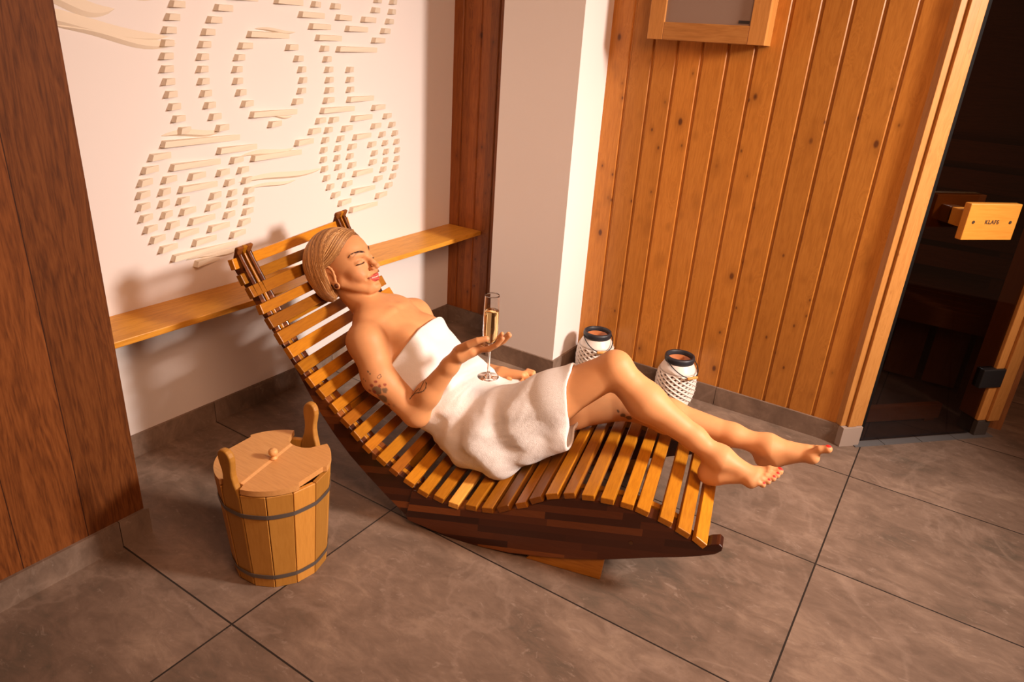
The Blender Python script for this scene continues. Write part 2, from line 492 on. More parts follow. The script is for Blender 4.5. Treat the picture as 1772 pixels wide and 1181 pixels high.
# ------------------------------------------------------------------ framed glazed box high on the pine wall
t = empty('wall_cabinet', (-0.96, 2.83, 1.46))
tag(t, 'shallow pine framed glass fronted box hung high on the pine board wall', 'cabinet')
FW = 0.062
bx0, bx1, fy = -0.222, 0.226, -0.088
box('back_panel', (bx0 + 0.02, -0.02, 0.02), (bx1 - 0.02, -0.001, 0.48), M_PINE, t)
box('stile', (bx0, fy, 0.0), (bx0 + FW, fy + 0.024, 0.5), M_PINE, t, 0.002)
box('stile', (bx1 - FW, fy, 0.0), (bx1, fy + 0.024, 0.5), M_PINE, t, 0.002)
box('rail', (bx0 + FW, fy + 0.0005, 0.0), (bx1 - FW, fy + 0.0235, FW), M_PINE_X, t, 0.002)
box('rail', (bx0 + FW, fy + 0.0005, 0.5 - FW), (bx1 - FW, fy + 0.0235, 0.5), M_PINE_X, t, 0.002)
box('side_board', (bx0 + 0.001, fy + 0.024, 0.0005), (bx0 + 0.02, -0.001, 0.4995), M_PINE, t)
box('side_board', (bx1 - 0.02, fy + 0.024, 0.0005), (bx1 - 0.001, -0.001, 0.4995), M_PINE, t)
box('bottom_board', (bx0 + 0.02, fy + 0.024, 0.001), (bx1 - 0.02, -0.001, 0.02), M_PINE_X, t)
N = NT('cabinet_glass')
N.set((0.30, 0.22, 0.18), 0.10, 0.8)
box('pane', (bx0 + FW - 0.004, fy + 0.010, FW - 0.004), (bx1 - FW + 0.004, fy + 0.014, 0.5 - FW + 0.004), N.m, t)
box('sticker', (bx1 - FW - 0.045, fy + 0.0085, FW + 0.006), (bx1 - FW - 0.006, fy + 0.0097, FW + 0.016), plain('grey_sticker', (0.035, 0.03, 0.03), 0.5), t)

# ------------------------------------------------------------------ sauna corner
T0 = Vector((-0.098, 2.867, 0)); DD = Vector((0.69543, 0.71859, 0)).normalized(); NN = Vector((DD.y, -DD.x, 0))   # NN points to the room
def dmat():
    m = Matrix.Identity(4)
    for i in range(3):
        m[i][0] = DD[i]; m[i][1] = -NN[i]; m[i][2] = (0, 0, 1)[i]; m[i][3] = T0[i]
    return m
DM = dmat()          # local x along the door, y into the sauna
def dbox(bm, lo, hi): add_box(bm, lo, hi, DM)
def door_part(name, lo, hi, mat, parent, bev=0.0):
    o = box(name, lo, hi, mat, None, bev)
    o.parent = parent
    return o
dr = math.atan2(DD.y, DD.x)
jl = empty('trim_1', T0, dr); struct(jl, 'pine jamb boards beside the sauna door')
JH = 2.30
def jpart(name, lo, hi, mat=M_PINE, bev=0.002):
    return door_part(name, lo, hi, mat, jl, bev)
jpart('jamb_board', (-0.092, 0.012, 0.086), (-0.064, 0.10, JH))
jpart('jamb_board', (-0.0635, 0.0, 0.086), (-0.0255, 0.10, JH))
jpart('jamb_board', (-0.025, 0.004, 0.086), (0.004, 0.10, JH))
jpart('skirting_tile', (-0.088, -0.006, 0.0), (0.002, 0.10, 0.0855), plain('lit_skirting_tile', (0.34, 0.27, 0.23), 0.5), 0.001)  # tile colour lightened to stand for the lit return face
jr = empty('trim_2', T0 + DD * 0.56, dr); struct(jr, 'pine post on the hinge side of the sauna door')
def jpart2(name, lo, hi, mat=M_PINE, bev=0.003):
    return door_part(name, lo, hi, mat, jr, bev)
jpart2('jamb_board', (0.006, 0.0, 0.075), (0.046, 0.10, JH))
jpart2('jamb_board', (0.047, -0.012, 0.075), (0.105, 0.10, JH))
jpart2('foot_tile', (0.012, -0.002, 0.0), (0.075, 0.09, 0.0745), plain('dark_foot_tile', (0.06, 0.05, 0.045), 0.5))

door = empty('door_1', T0, dr); struct(door, 'dark glass sauna door with a wooden handle block')
N = NT('smoked_glass')
N.n.remove(N.b)
tr = N.new('ShaderNodeBsdfTransparent'); tr.inputs[0].default_value = (0.50, 0.42, 0.38, 1)
gl = N.new('ShaderNodeBsdfGlossy'); gl.inputs[0].default_value = (0.75, 0.85, 1.0, 1); gl.inputs[1].default_value = 0.03
ms = N.new('ShaderNodeMixShader')
ms.inputs[0].default_value = 0.06; N.l.new(tr.outputs[0], ms.inputs[1]); N.l.new(gl.outputs[0], ms.inputs[2])
N.l.new(ms.outputs[0], N.n['Material Output'].inputs[0])
door_part('glass_pane', (0.022, 0.012, 0.012), (0.562, 0.020, 2.05), N.m, door)
door_part('edge_seal', (0.007, 0.009, 0.012), (0.0215, 0.021, 2.05), plain('black_rubber', (0.006, 0.005, 0.005), 0.7, 0.1), door)
hg = door_part('hinge', (0.50, -0.010, 0.235), (0.612, 0.030, 0.318), M_BLACK, door, 0.004)
M_HAND = wood_mat('handle_wood', 0, (0.42, 0.165, 0.018), (0.50, 0.210, 0.028), (0.56, 0.250, 0.042), rough=0.4, grain=0.5)
hp = empty('handle'); hp.parent = door
hp.location = (0.195, 0, 0.945)
for nm, lo, hi in (('grip_plate', (-0.108, -0.092, -0.064), (0.108, -0.064, 0.064)), ('spacer_block', (-0.080, -0.064, -0.030), (-0.030, 0.0115, 0.030)),
                   ('spacer_block', (0.030, -0.064, -0.030), (0.080, 0.0115, 0.030)), ('inner_plate', (-0.108, 0.060, -0.064), (0.108, 0.088, 0.064)),
                   ('inner_block', (-0.080, 0.0205, -0.030), (-0.030, 0.060, 0.030))):
    box(nm, lo, hi, M_HAND, hp, 0.003)
M_SCREW = plain('screw_head', (0.10, 0.07, 0.05), 0.4, metal=0.6)
for sx in (-0.078, 0.078):
    bm = bmesh.new()
    bmesh.ops.create_cone(bm, cap_ends=True, segments=16, radius1=0.0055, radius2=0.0055, depth=0.002, matrix=Matrix.Translation((sx, -0.0925, 0)) @ Matrix.Rotation(math.pi / 2, 4, 'X'))
    from_bm('screw', bm, M_SCREW, hp)
cu = bpy.data.curves.new('maker_text', 'FONT'); cu.body = 'KLAFS'; cu.size = 0.020; cu.extrude = 0.0004; cu.align_x = 'CENTER'; cu.align_y = 'CENTER'; cu.offset = 0.0004
cu.space_character = 1.1
tmp = bpy.data.objects.new('tmp', cu); COL.objects.link(tmp)
me = bpy.data.meshes.new_from_object(tmp.evaluated_get(bpy.context.evaluated_depsgraph_get()))
bpy.data.objects.remove(tmp)
o = link_mesh('lettering', me, plain('branded_letters', (0.05, 0.02, 0.01), 0.6), hp)
o.location = (0, -0.0925, 0.0); o.rotation_euler = (math.pi / 2, 0, 0)

# threshold strip of small grey tiles
bm = bmesh.new()
x = -0.02
for L in (0.14, 0.18, 0.17, 0.19):
    dbox(bm, (x, -0.018, 0.0), (x + L - 0.003, 0.035, 0.004)); x += L
struct(from_bm('trim_3', bm, plain('blue_grey_threshold', (0.12, 0.12, 0.125), 0.45)), 'grey tiled threshold of the sauna door')

# inside of the sauna cabin
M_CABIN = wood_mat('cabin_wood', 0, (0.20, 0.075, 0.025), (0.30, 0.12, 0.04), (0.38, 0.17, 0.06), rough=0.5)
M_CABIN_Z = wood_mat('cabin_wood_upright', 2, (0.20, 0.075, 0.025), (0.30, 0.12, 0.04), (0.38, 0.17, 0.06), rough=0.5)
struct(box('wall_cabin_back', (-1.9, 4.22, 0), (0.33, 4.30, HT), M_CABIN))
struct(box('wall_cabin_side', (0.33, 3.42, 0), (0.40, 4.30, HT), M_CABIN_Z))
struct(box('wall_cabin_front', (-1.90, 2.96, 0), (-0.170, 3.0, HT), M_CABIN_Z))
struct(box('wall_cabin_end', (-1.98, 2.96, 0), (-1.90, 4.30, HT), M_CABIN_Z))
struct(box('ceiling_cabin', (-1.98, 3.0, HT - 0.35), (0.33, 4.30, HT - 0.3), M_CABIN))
t = empty('sauna_bench', (-0.4, 3.6, 0)); tag(t, 'dark slatted wooden sauna bench behind the smoked glass door', 'bench')
box('front_board', (-1.2, 0.0, 0.335), (0.70, 0.028, 0.425), M_CABIN, t, 0.003)
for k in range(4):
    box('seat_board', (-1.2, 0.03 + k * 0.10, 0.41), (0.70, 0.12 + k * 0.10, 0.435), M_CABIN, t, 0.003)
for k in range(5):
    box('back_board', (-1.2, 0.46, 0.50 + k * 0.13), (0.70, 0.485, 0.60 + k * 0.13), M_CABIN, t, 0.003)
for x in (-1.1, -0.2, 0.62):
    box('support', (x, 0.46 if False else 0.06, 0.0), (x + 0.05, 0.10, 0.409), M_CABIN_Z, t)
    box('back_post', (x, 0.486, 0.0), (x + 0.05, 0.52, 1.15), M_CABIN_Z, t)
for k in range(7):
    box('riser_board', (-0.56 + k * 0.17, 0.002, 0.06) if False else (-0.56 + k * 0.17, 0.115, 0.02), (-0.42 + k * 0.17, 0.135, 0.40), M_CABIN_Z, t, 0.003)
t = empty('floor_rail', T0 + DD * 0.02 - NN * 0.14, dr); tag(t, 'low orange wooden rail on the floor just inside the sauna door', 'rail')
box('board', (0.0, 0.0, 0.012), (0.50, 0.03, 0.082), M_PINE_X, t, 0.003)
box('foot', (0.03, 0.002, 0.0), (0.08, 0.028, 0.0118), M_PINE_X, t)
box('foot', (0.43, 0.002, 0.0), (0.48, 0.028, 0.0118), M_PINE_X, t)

d = bpy.data.lights.new('cabin_fill', 'POINT'); d.energy = 2.0; d.color = (1.0, 0.52, 0.26); d.shadow_soft_size = 0.12
o = bpy.data.objects.new('cabin_fill', d); COL.objects.link(o); o.location = (-0.45, 3.25, 1.0)  # added fill to brighten the cabin interior, no lamp fitting here

# wall beyond the sauna cabin
struct(box('wall_right', (0.40, 4.17, 0), (2.6, 4.30, HT), M_PILLAR))
skirting('baseboard_right', (0.40, 4.17), (2.6, 4.17), [0.4, 1.0, 1.6], (0, -1))

# ================================================================== lounger
P0 = Vector((-1.00176, 1.40764, 0)); LR = math.atan2(0.2363081, 0.9716782)
SLATS = [(-0.7627, 0.7838, -0.7528, 0.7531), (-0.7395, 0.7416, -0.724, 0.7127), (-0.7139, 0.7074, -0.6957, 0.6765), (-0.677, 0.6582, -0.6652, 0.6295), (-0.6525, 0.6222, -0.6324, 0.5922), (-0.6224, 0.5802, -0.6016, 0.5483), (-0.5922, 0.5379, -0.5701, 0.5078), (-0.5588, 0.4916, -0.534, 0.4657), (-0.5244, 0.4526, -0.501, 0.4255), (-0.4893, 0.4213, -0.4638, 0.3959), (-0.4462, 0.3802, -0.4228, 0.356), (-0.4097, 0.3398, -0.3825, 0.3177), (-0.3703, 0.3051, -0.3457, 0.2811), (-0.3332, 0.268, -0.3086, 0.2486), (-0.2869, 0.2387, -0.257, 0.2185), (-0.244, 0.2088, -0.2171, 0.1927), (-0.1961, 0.1828, -0.1634, 0.1684), (-0.1493, 0.1604, -0.1158, 0.1488), (-0.0983, 0.1507, -0.0659, 0.1428), (-0.0499, 0.1414, -0.0167, 0.1389), (0.0044, 0.1469, 0.0398, 0.1498), (0.0551, 0.1512, 0.0897, 0.1574), (0.1028, 0.1646, 0.1374, 0.1861), (0.1583, 0.1956, 0.1895, 0.2114), (0.198, 0.223, 0.2319, 0.244), (0.2443, 0.2536, 0.2793, 0.2673), (0.2954, 0.2734, 0.3274, 0.2845), (0.3474, 0.2861, 0.383, 0.2924), (0.4013, 0.2935, 0.4379, 0.2958), (0.4574, 0.2946, 0.4927, 0.2925), (0.5009, 0.2914, 0.5368, 0.2827), (0.5651, 0.2794, 0.601, 0.2689), (0.6161, 0.2616, 0.6521, 0.2473), (0.6659, 0.2457, 0.6985, 0.2262)]
LW = 0.63
lounger = empty('sauna_lounger', P0, LR)
tag(lounger, 'curved slatted wooden relaxation lounger that the woman lies on', 'lounger')
def slat_surface(u):
    """height of the slat tops at u, for the inclined side line"""
    best = None
    pts = []
    for a, b, c, d in SLATS: pts += [(a, b), (c, d)]
    pts.sort()
    us = [p[0] for p in pts]; zs = [p[1] for p in pts]
    return float(np.interp(u, us, zs))
tints = [1.15, .78, .72, .92, .62, .85, 1.0, .95, 1.05, .85, 1.05, .72, 1.05, .95, 1.1, .62, 1.1,
         1.0, .85, 2.0, .75, .62, .45, .8, .55, 1.05, .72, 1.0, 1.2, 1.05, 1.15, 1.1, 1.1, 1.2]
reds = [0, 0, .25, .1, .35, .15, 0, 0, 0, .1, 0, .45, 0, .3, 0, .6, 0, 0, .1, 0, .1, .2, .45, .25, .45, 0, .3, 0, 0, 0, 0, 0, 0, 0]
for i, (a, b, c, d) in enumerate(SLATS):
    t = Vector((c - a, 0, d - b)); L = t.length; t.normalize(); n = Vector((-t.z, 0, t.x))
    e0 = random.uniform(-0.002, 0.002); e1 = random.uniform(-0.003, 0.003)
    m = Matrix(((t.x, 0, n.x, a), (0, 1, 0, 0), (t.z, 0, n.z, b), (0, 0, 0, 1)))
    o = box('slat', (0, e0, -0.019), (L, LW + e1, 0), M_SLAT, lounger, 0.0022, m)
    k = tints[i]; r = reds[i]
    o.color = (k, k * (1 - r * 0.30), k * (1 + r * 0.5), 1)
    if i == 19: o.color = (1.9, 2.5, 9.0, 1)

def offset_down(pts, d):
    out = []
    for i, p in enumerate(pts):
        a = pts[max(i - 1, 0)]; b = pts[min(i + 1, len(pts) - 1)]
        t = Vector((b[0] - a[0], b[1] - a[1])).normalized(); n = Vector((t.y, -t.x))
        out.append((p[0] + n.x * d, p[1] + n.y * d))
    return out
mids = [((a + c) / 2, (b + d) / 2) for a, b, c, d in SLATS]
under = offset_down(mids, 0.0195)
seat_top = [p for p in under if p[0] > -0.155]
back_top = [p for p in under if p[0] < -0.17]
seat_poly = [(-0.176, 0.142), (-0.197, 0.036), (-0.190, 0.022), (-0.104, 0.010), (-0.045, 0.003), (0.0, 0.0), (0.057, 0.0005), (0.15, 0.009), (0.275, 0.035), (0.35, 0.055), (0.426, 0.079),
             (0.50, 0.108), (0.567, 0.135), (0.63, 0.158), (0.685, 0.181), (0.722, 0.200), (0.737, 0.216), (0.738, 0.228), (0.728, 0.236), (0.708, 0.228), (0.692, 0.216)] + seat_top[::-1]
back_poly = [(-0.185, 0.030), (-0.198, 0.024), (-0.268, 0.079), (-0.339, 0.140), (-0.40, 0.198), (-0.455, 0.262), (-0.515, 0.345), (-0.576, 0.450), (-0.624, 0.535), (-0.662, 0.605),
             (-0.695, 0.664), (-0.728, 0.722), (-0.754, 0.768), (-0.766, 0.792), (-0.769, 0.804), (-0.766, 0.813), (-0.758, 0.817), (-0.750, 0.812)] + [(p[0] - 0.004, p[1]) for p in back_top] + [(-0.168, 0.139)]
def panel(name, poly, v0, v1, mat=M_LAM, bev=0.003):
    bm = bmesh.new(); add_prism(bm, poly, lambda a, b: (a, v0, b), lambda a, b: (a, v1, b))
    o = from_bm(name, bm, mat, lounger); bevel_mod(o, bev); return o
for v0, v1 in ((0.006, 0.055), (LW - 0.055, LW - 0.006)):
    panel('seat_side', seat_poly, v0, v1)
M_LAMB = lam_mat('laminated_rail_wood')
for v0, v1 in ((0.018, 0.042), (0.0425, 0.060), (0.0605, 0.084), (LW - 0.084, LW - 0.0605), (LW - 0.060, LW - 0.0425), (LW - 0.042, LW - 0.018)):
    panel('back_side', back_poly, v0, v1, M_LAM if abs(v0 - 0.0425) > .001 and abs(v0 - (LW - 0.06)) > .001 else M_SLAT)
# inner folding rails under the seat and the cross rails
rail = [(p[0], p[1] - 0.006) for p in seat_top if 0.0 < p[0] < 0.66]
rail_poly = rail[::-1] + [(p[0], p[1] - 0.045) for p in rail]
for v0 in (0.072, LW - 0.094):
    panel('inner_rail', rail_poly, v0, v0 + 0.022, M_SLAT, 0.002)
for u, dz in ((-0.66, .035), (-0.44, .045), (-0.24, .05), (0.02, .04), (0.30, .05), (0.52, .05)):
    z = slat_surface(u) - 0.022 - dz
    box('cross_rail', (u - 0.012, 0.0555 if u > -0.17 else 0.0845, z), (u + 0.012, (LW - 0.0555) if u > -0.17 else (LW - 0.0845), z + dz * 0.8), M_SLAT, lounger, 0.002)
wed = [(0.200, 0.0), (0.428, 0.0), (0.434, 0.080), (0.35, 0.054), (0.275, 0.034), (0.215, 0.021)]
M_WEDGE = wood_mat('wedge_wood', 0, (0.34, 0.12, 0.012), (0.48, 0.19, 0.022), (0.58, 0.25, 0.04), rough=0.35)
for v0 in (0.014, LW - 0.034):
    panel('foot_wedge', wed, v0, v0 + 0.020, M_WEDGE)
bm = bmesh.new()
bmesh.ops.create_cone(bm, cap_ends=True, segments=20, radius1=0.006, radius2=0.006, depth=0.002, matrix=Matrix.Translation((0.50, 0.0055, 0.165)) @ Matrix.Rotation(math.pi / 2, 4, 'X'))
from_bm('bolt_cap', bm, plain('bolt_cap_metal', (0.12, 0.06, 0.03), 0.4, metal=0.5), lounger)

# ================================================================== bucket
bucket = empty('sauna_bucket', (-1.386, 1.043, 0), 0.0)
tag(bucket, 'pale wooden stave bucket with lid and two metal hoops on the floor', 'bucket')
BH, RB, RT = 0.315, 0.1265, 0.1500
NS = 14
HA = [math.radians(-86), math.radians(94)]    # the two handle staves
def rad_at(z): return RB + (RT - RB) * z / BH
def stave_tint(o, k): o.color = (k, k * random.uniform(.94, 1.0), k * random.uniform(.85, 1.0), 1)
for k in range(NS):
    c = HA[0] + 2 * math.pi * k / NS
    w = 2 * math.pi / NS
    a0 = c - w / 2 + 0.006; a1 = c + w / 2 - 0.006
    handle = k in (0, NS // 2)
    bm = bmesh.new()
    th = 0.014
    def P(a, z, inner):
        r = rad_at(min(z, BH)) - (th if inner else 0)
        # staves are flat boards: chord instead of arc
        rr = r * math.cos(w / 2) / max(math.cos(a - c), 0.2) if True else r
        r = rr + 0.0035
        return Vector((r * math.cos(a), r * math.sin(a), z))
    if not handle:
        for_in = [[P(a, z, inn) for a in (a0, a1)] for z in (0, BH) for inn in (False, True)]
        v = [[bm.verts.new(p) for p in row] for row in for_in]
        o0, i0, o1, i1 = v
        bm.faces.new([o0[0], o0[1], o1[1], o1[0]]); bm.faces.new([i0[1], i0[0], i1[0], i1[1]])
        bm.faces.new([o0[0], o1[0], i1[0], i0[0]]); bm.faces.new([o0[1], i0[1], i1[1], o1[1]])
        bm.faces.new([o1[0], o1[1], i1[1], i1[0]]); bm.faces.new([o0[1], o0[0], i0[0], i0[1]])
    else:
        hw = rad_at(BH) * math.sin(w / 2) - 0.001; hw0 = RB * math.sin(w / 2) - 0.001
        hwk = [(0, hw0), (BH - 0.012, hw * 1.0), (BH + 0.012, hw * 0.80), (BH + 0.028, hw * 0.64), (BH + 0.050, hw * 0.54), (BH + 0.066, hw * 0.56), (BH + 0.082, hw * 0.66), (BH + 0.098, hw * 0.73),
               (BH + 0.110, hw * 0.69), (BH + 0.120, hw * 0.54), (BH + 0.126, hw * 0.34), (BH + 0.128, hw * 0.12)]
        prof = [(x, z) for z, x in hwk] + [(-x, z) for z, x in hwk[::-1]]
        dirv = Vector((math.cos(c), math.sin(c), 0)); side = Vector((-math.sin(c), math.cos(c), 0))
        def F(inn):
            def g(x, z):
                r = RB + (RT - RB) * z / BH
                r = r * math.cos(w / 2) - (0.019 if inn else 0) + 0.0035
                return dirv * r + side * x + Vector((0, 0, z))
            return g
        add_prism(bm, prof, F(False), F(True))
    o = from_bm('handle_stave' if handle else 'stave', bm, M_BUCKET, bucket)
    bevel_mod(o, 0.005 if handle else 0.0016, 3 if handle else 1, 30)
    stave_tint(o, random.uniform(.86, 1.08))
bm = bmesh.new(); add_lathe(bm, [(0.0, 0.012), (RB - 0.016, 0.012), (RB - 0.016, 0.026), (0.0, 0.026)], (0, 0, 0), 48)
from_bm('bottom_board', bm, M_BUCKET, bucket)
def hoop(z, hh):
    bm = bmesh.new(); n = 96; rows = []
    for q, (dz, dr) in enumerate(((-hh / 2, 0.0022), (hh / 2, 0.0022), (hh / 2, 0.0005), (-hh / 2, 0.0005))):
        ring = []
        for i in range(n):
            a = HA[0] + 2 * math.pi * i / n; w = 2 * math.pi / NS
            d = ((a - HA[0] + w / 2) % w) - w / 2
            r = (rad_at(z + dz) * math.cos(w / 2)) / math.cos(d) + 0.0035 + dr
            r = r * 0.55 + (rad_at(z + dz) + 0.0035 + dr) * 0.45 if abs(d) < w * 0.5 else r
            ring.append(bm.verts.new((r * math.cos(a), r * math.sin(a), z + dz)))
        rows.append(ring)
    for q in range(4):
        A = rows[q]; B = rows[(q + 1) % 4]
        for i in range(n):
            bm.faces.new([A[i], A[(i + 1) % n], B[(i + 1) % n], B[i]])
    return from_bm('hoop', bm, M_STEEL, bucket)
hoop(0.250, 0.012); hoop(0.040, 0.012)
# lid: disc with a scoop cut-out at the far handle, a notch at the near handle and side grips
lid = empty('lid'); lid.parent = bucket; lid.location = (0, 0, BH + 0.004)
def lid_outline():
    pts = []
    n = 240
    hA = HA[1]; hB = HA[0]
    for i in range(n):
        a = 2 * math.pi * i / n
        r = 0.1525
        x, y = r * math.cos(a), r * math.sin(a)
        d1 = (a - hA + math.pi) % (2 * math.pi) - math.pi
        d2 = (a - hB + math.pi) % (2 * math.pi) - math.pi
        # large round bite near the far handle
        cx, cy = 0.142 * math.cos(hA), 0.142 * math.sin(hA); R = 0.062
        if math.hypot(x - cx, y - cy) < R:
            # ray against the bite circle
            ca, sa = math.cos(a), math.sin(a)
            b = ca * cx + sa * cy; q = cx * cx + cy * cy - R * R
            disc = b * b - q
            if disc > 0: r = b - math.sqrt(disc)
        if abs(d2) < 0.235: r = 0.1285 / math.cos(d2)
        for g in (hA + math.pi / 2, hA - math.pi / 2):
            dg = (a - g + math.pi) % (2 * math.pi) - math.pi
            if abs(dg) < 0.33: r = min(r, 0.1355 / math.cos(dg))
        pts.append((r * math.cos(a), r * math.sin(a)))
    return pts
LO = lid_outline()
# two boards meeting along a joint through the centre
ja = HA[1] + 0.17
jd = Vector((math.cos(ja), math.sin(ja))); jn = Vector((-jd.y, jd.x))
def clip_half(P, nrm, off):
    keep = []; n = len(P)
    for i in range(n):
        a = P[i]; b = P[(i + 1) % n]
        da = a.dot(nrm) - off; db = b.dot(nrm) - off
        if da >= 0: keep.append(a)
        if (da >= 0) != (db >= 0): keep.append(a + (b - a) * (da / (da - db)))
    return keep
for lo_, hi_, tone, zt in ((0.0062, 1, (1.08, 1.06, 1.0, 1), 0.016), (-0.0058, 0.0058, (1.22, 1.28, 1.35, 1), 0.0155), (-1, -0.0062, (0.92, 0.88, 0.80, 1), 0.016)):
    keep = clip_half(clip_half([Vector(p) for p in LO], jn, lo_), -jn, -hi_)
    bm = bmesh.new(); add_prism(bm, [(p.x, p.y) for p in keep], lambda a, b: (a, b, 0), lambda a, b: (a, b, zt))
    o = from_bm('lid_board', bm, M_LID, lid); bevel_mod(o, 0.003 if zt == 0.016 else 0.0006, 2, 50)
    o.color = tone
# knob
bm = bmesh.new(); add_lathe(bm, [(0.0, 0.016), (0.0105, 0.016), (0.011, 0.019), (0.0072, 0.022), (0.0064, 0.025), (0.009, 0.028), (0.0118, 0.032), (0.0128, 0.037), (0.0118, 0.042), (0.008, 0.0455), (0.0, 0.047)], (0, 0, 0), 28)
from_bm('knob', bm, M_LID, lid, True)

# ================================================================== lanterns
M_CER = NT('white_glazed_ceramic'); M_CER.set((0.80, 0.75, 0.70), 0.35, 0.4); M_CER = M_CER.m
M_RIM = plain('blue_black_rim', (0.020, 0.022, 0.030), 0.45)
M_GRIP = wood_mat('grip_wood', 0, (0.55, 0.25, 0.06), (0.68, 0.34, 0.09), (0.78, 0.42, 0.14), rough=0.45)
M_WAX = plain('amber_wax', (0.45, 0.16, 0.06), 0.3)
def lantern_profile(h):
    pr = [(0.0, 0.058), (0.05, 0.066), (0.15, 0.078), (0.35, 0.0855), (0.55, 0.0865), (0.72, 0.083), (0.83, 0.077), (0.91, 0.068), (1.0, 0.058)]
    return float(np.interp(h, [p[0] for p in pr], [p[1] for p in pr]))
def make_lantern(label, loc, rz):
    t = empty('lantern', loc, rz)
    tag(t, label, 'lantern', 'ceramic lanterns on the floor')
    H = 0.205; n = 15; m = 8
    bm = bmesh.new()
    def S(a, b, ins=0.0):
        # a,b diagonal coordinates -> angle, height
        th = (a + b) / 2 * 2 * math.pi / n; h = (b - a) / 2
        z = 0.010 + h / m * (H * 0.80)
        r = lantern_profile(z / H) - ins
        return (r * math.cos(th), r * math.sin(th), z)
    cache = {}
    def V(a, b):
        k = (round(((a + b) % (2 * n)), 4), round(b - a, 4))
        if k not in cache: cache[k] = bm.verts.new(S(a, b))
        return cache[k]
    for s in range(0, 2 * n, 1):
        for h in range(0, 2 * m):
            if (s + h) % 2: continue
            # cell centre (s,h) in (a+b, b-a)
            b0 = (s + h) / 2; a0 = (s - h) / 2
            e = 0.235
            corners = [(a0 - .5, b0 - .5), (a0 + .5, b0 - .5), (a0 + .5, b0 + .5), (a0 - .5, b0 + .5)]
            inn = [(a0 - e, b0 - e), (a0 + e, b0 - e), (a0 + e, b0 + e), (a0 - e, b0 + e)]
            if h == 0 or h == 2 * m - 1:
                inn = None
            if inn is None:
                try: bm.faces.new([V(*c) for c in corners])
                except ValueError: pass
                continue
            for k in range(4):
                k2 = (k + 1) % 4
                try: bm.faces.new([V(*corners[k]), V(*corners[k2]), V(*inn[k2]), V(*inn[k])])
                except ValueError: pass
    o = from_bm('lattice_body', bm, M_CER, t)
    sm = o.modifiers.new('thick', 'SOLIDIFY'); sm.thickness = 0.006; sm.offset = -1
    bv = o.modifiers.new('bev', 'BEVEL'); bv.width = 0.0018; bv.segments = 2; bv.limit_method = 'ANGLE'
    # ribs that weave across the lattice
    bm = bmesh.new()
    for k in range(n):
        pts = []
        for q in range(15):
            h = q / 14 * 2 * (m - 0.6)
            a = k - h / 2; b = k + h / 2
            th = (2 * k + 0.0) * math.pi / n + 0 * h
            th = ((k + 0.5) * 2 - h) * math.pi / n
            z = 0.010 + h / 2 / m * (H * 0.80); r = lantern_profile(z / H) + 0.0004
            pts.append((r * math.cos(th), r * math.sin(th), z))
        add_tube(bm, pts, 0.0026, 6)
    from_bm('woven_rib', bm, M_CER, t, True)
    bm = bmesh.new()
    pr = [(lantern_profile(z / H) , z) for z in np.linspace(0.80 * H, H, 7)]
    add_lathe(bm, pr + [(r - 0.006, z) for r, z in pr[::-1]], (0, 0, 0), 64, True)
    from_bm('shoulder', bm, M_CER, t, True)
    bm = bmesh.new(); r0 = lantern_profile(0.05)
    add_lathe(bm, [(0, 0), (r0 - 0.004, 0), (r0, 0.004), (lantern_profile(0.09), 0.018), (lantern_profile(0.09) - 0.008, 0.018), (0, 0.010)], (0, 0, 0), 48)
    from_bm('base', bm, M_CER, t, True)
    bm = bmesh.new()
    add_lathe(bm, [(0.054, H - 0.004), (0.0615, H - 0.002), (0.0640, H + 0.006), (0.0645, H + 0.016), (0.0625, H + 0.024), (0.0560, H + 0.026), (0.0520, H + 0.022), (0.0515, H + 0.004)], (0, 0, 0), 64, True)
    from_bm('rim', bm, M_RIM, t, True)
    bm = bmesh.new()
    add_lathe(bm, [(0.0, 0.045), (0.047, 0.045), (0.048, 0.16), (0.050, H + 0.006), (0.0475, H + 0.006), (0.0455, 0.16), (0.0, 0.158)], (0, 0, 0), 40)
    from_bm('candle_cup', bm, M_WAX, t, True)
    # wire handle folded down to the front with a wooden grip
    pts = []
    for q in range(25):
        a = math.pi * q / 24
        x = 0.066 * math.cos(a); s = math.sin(a)
        pts.append((x, -0.005 - 0.095 * s ** 0.9, H + 0.006 - 0.045 * s))
    bm = bmesh.new(); add_tube(bm, pts, 0.0022, 8)
    hnd = from_bm('handle', bm, M_BLACK, t, True)
    bm = bmesh.new()
    c = Vector(pts[12])
    add_tube(bm, [c + Vector((d, 0, 0)) for d in (-0.026, -0.025, 0, 0.025, 0.026)], [0.005, 0.0062, 0.0064, 0.0062, 0.005], 14)
    g = from_bm('grip', bm, M_GRIP, hnd, True)
    return t
make_lantern('white woven lantern at the foot of the column, partly hidden by the raised knee', (-1.232, 2.725, 0), 0.75)
make_lantern('white woven lantern standing alone against the pine board wall', (-0.835, 2.722, 0), 1.0)

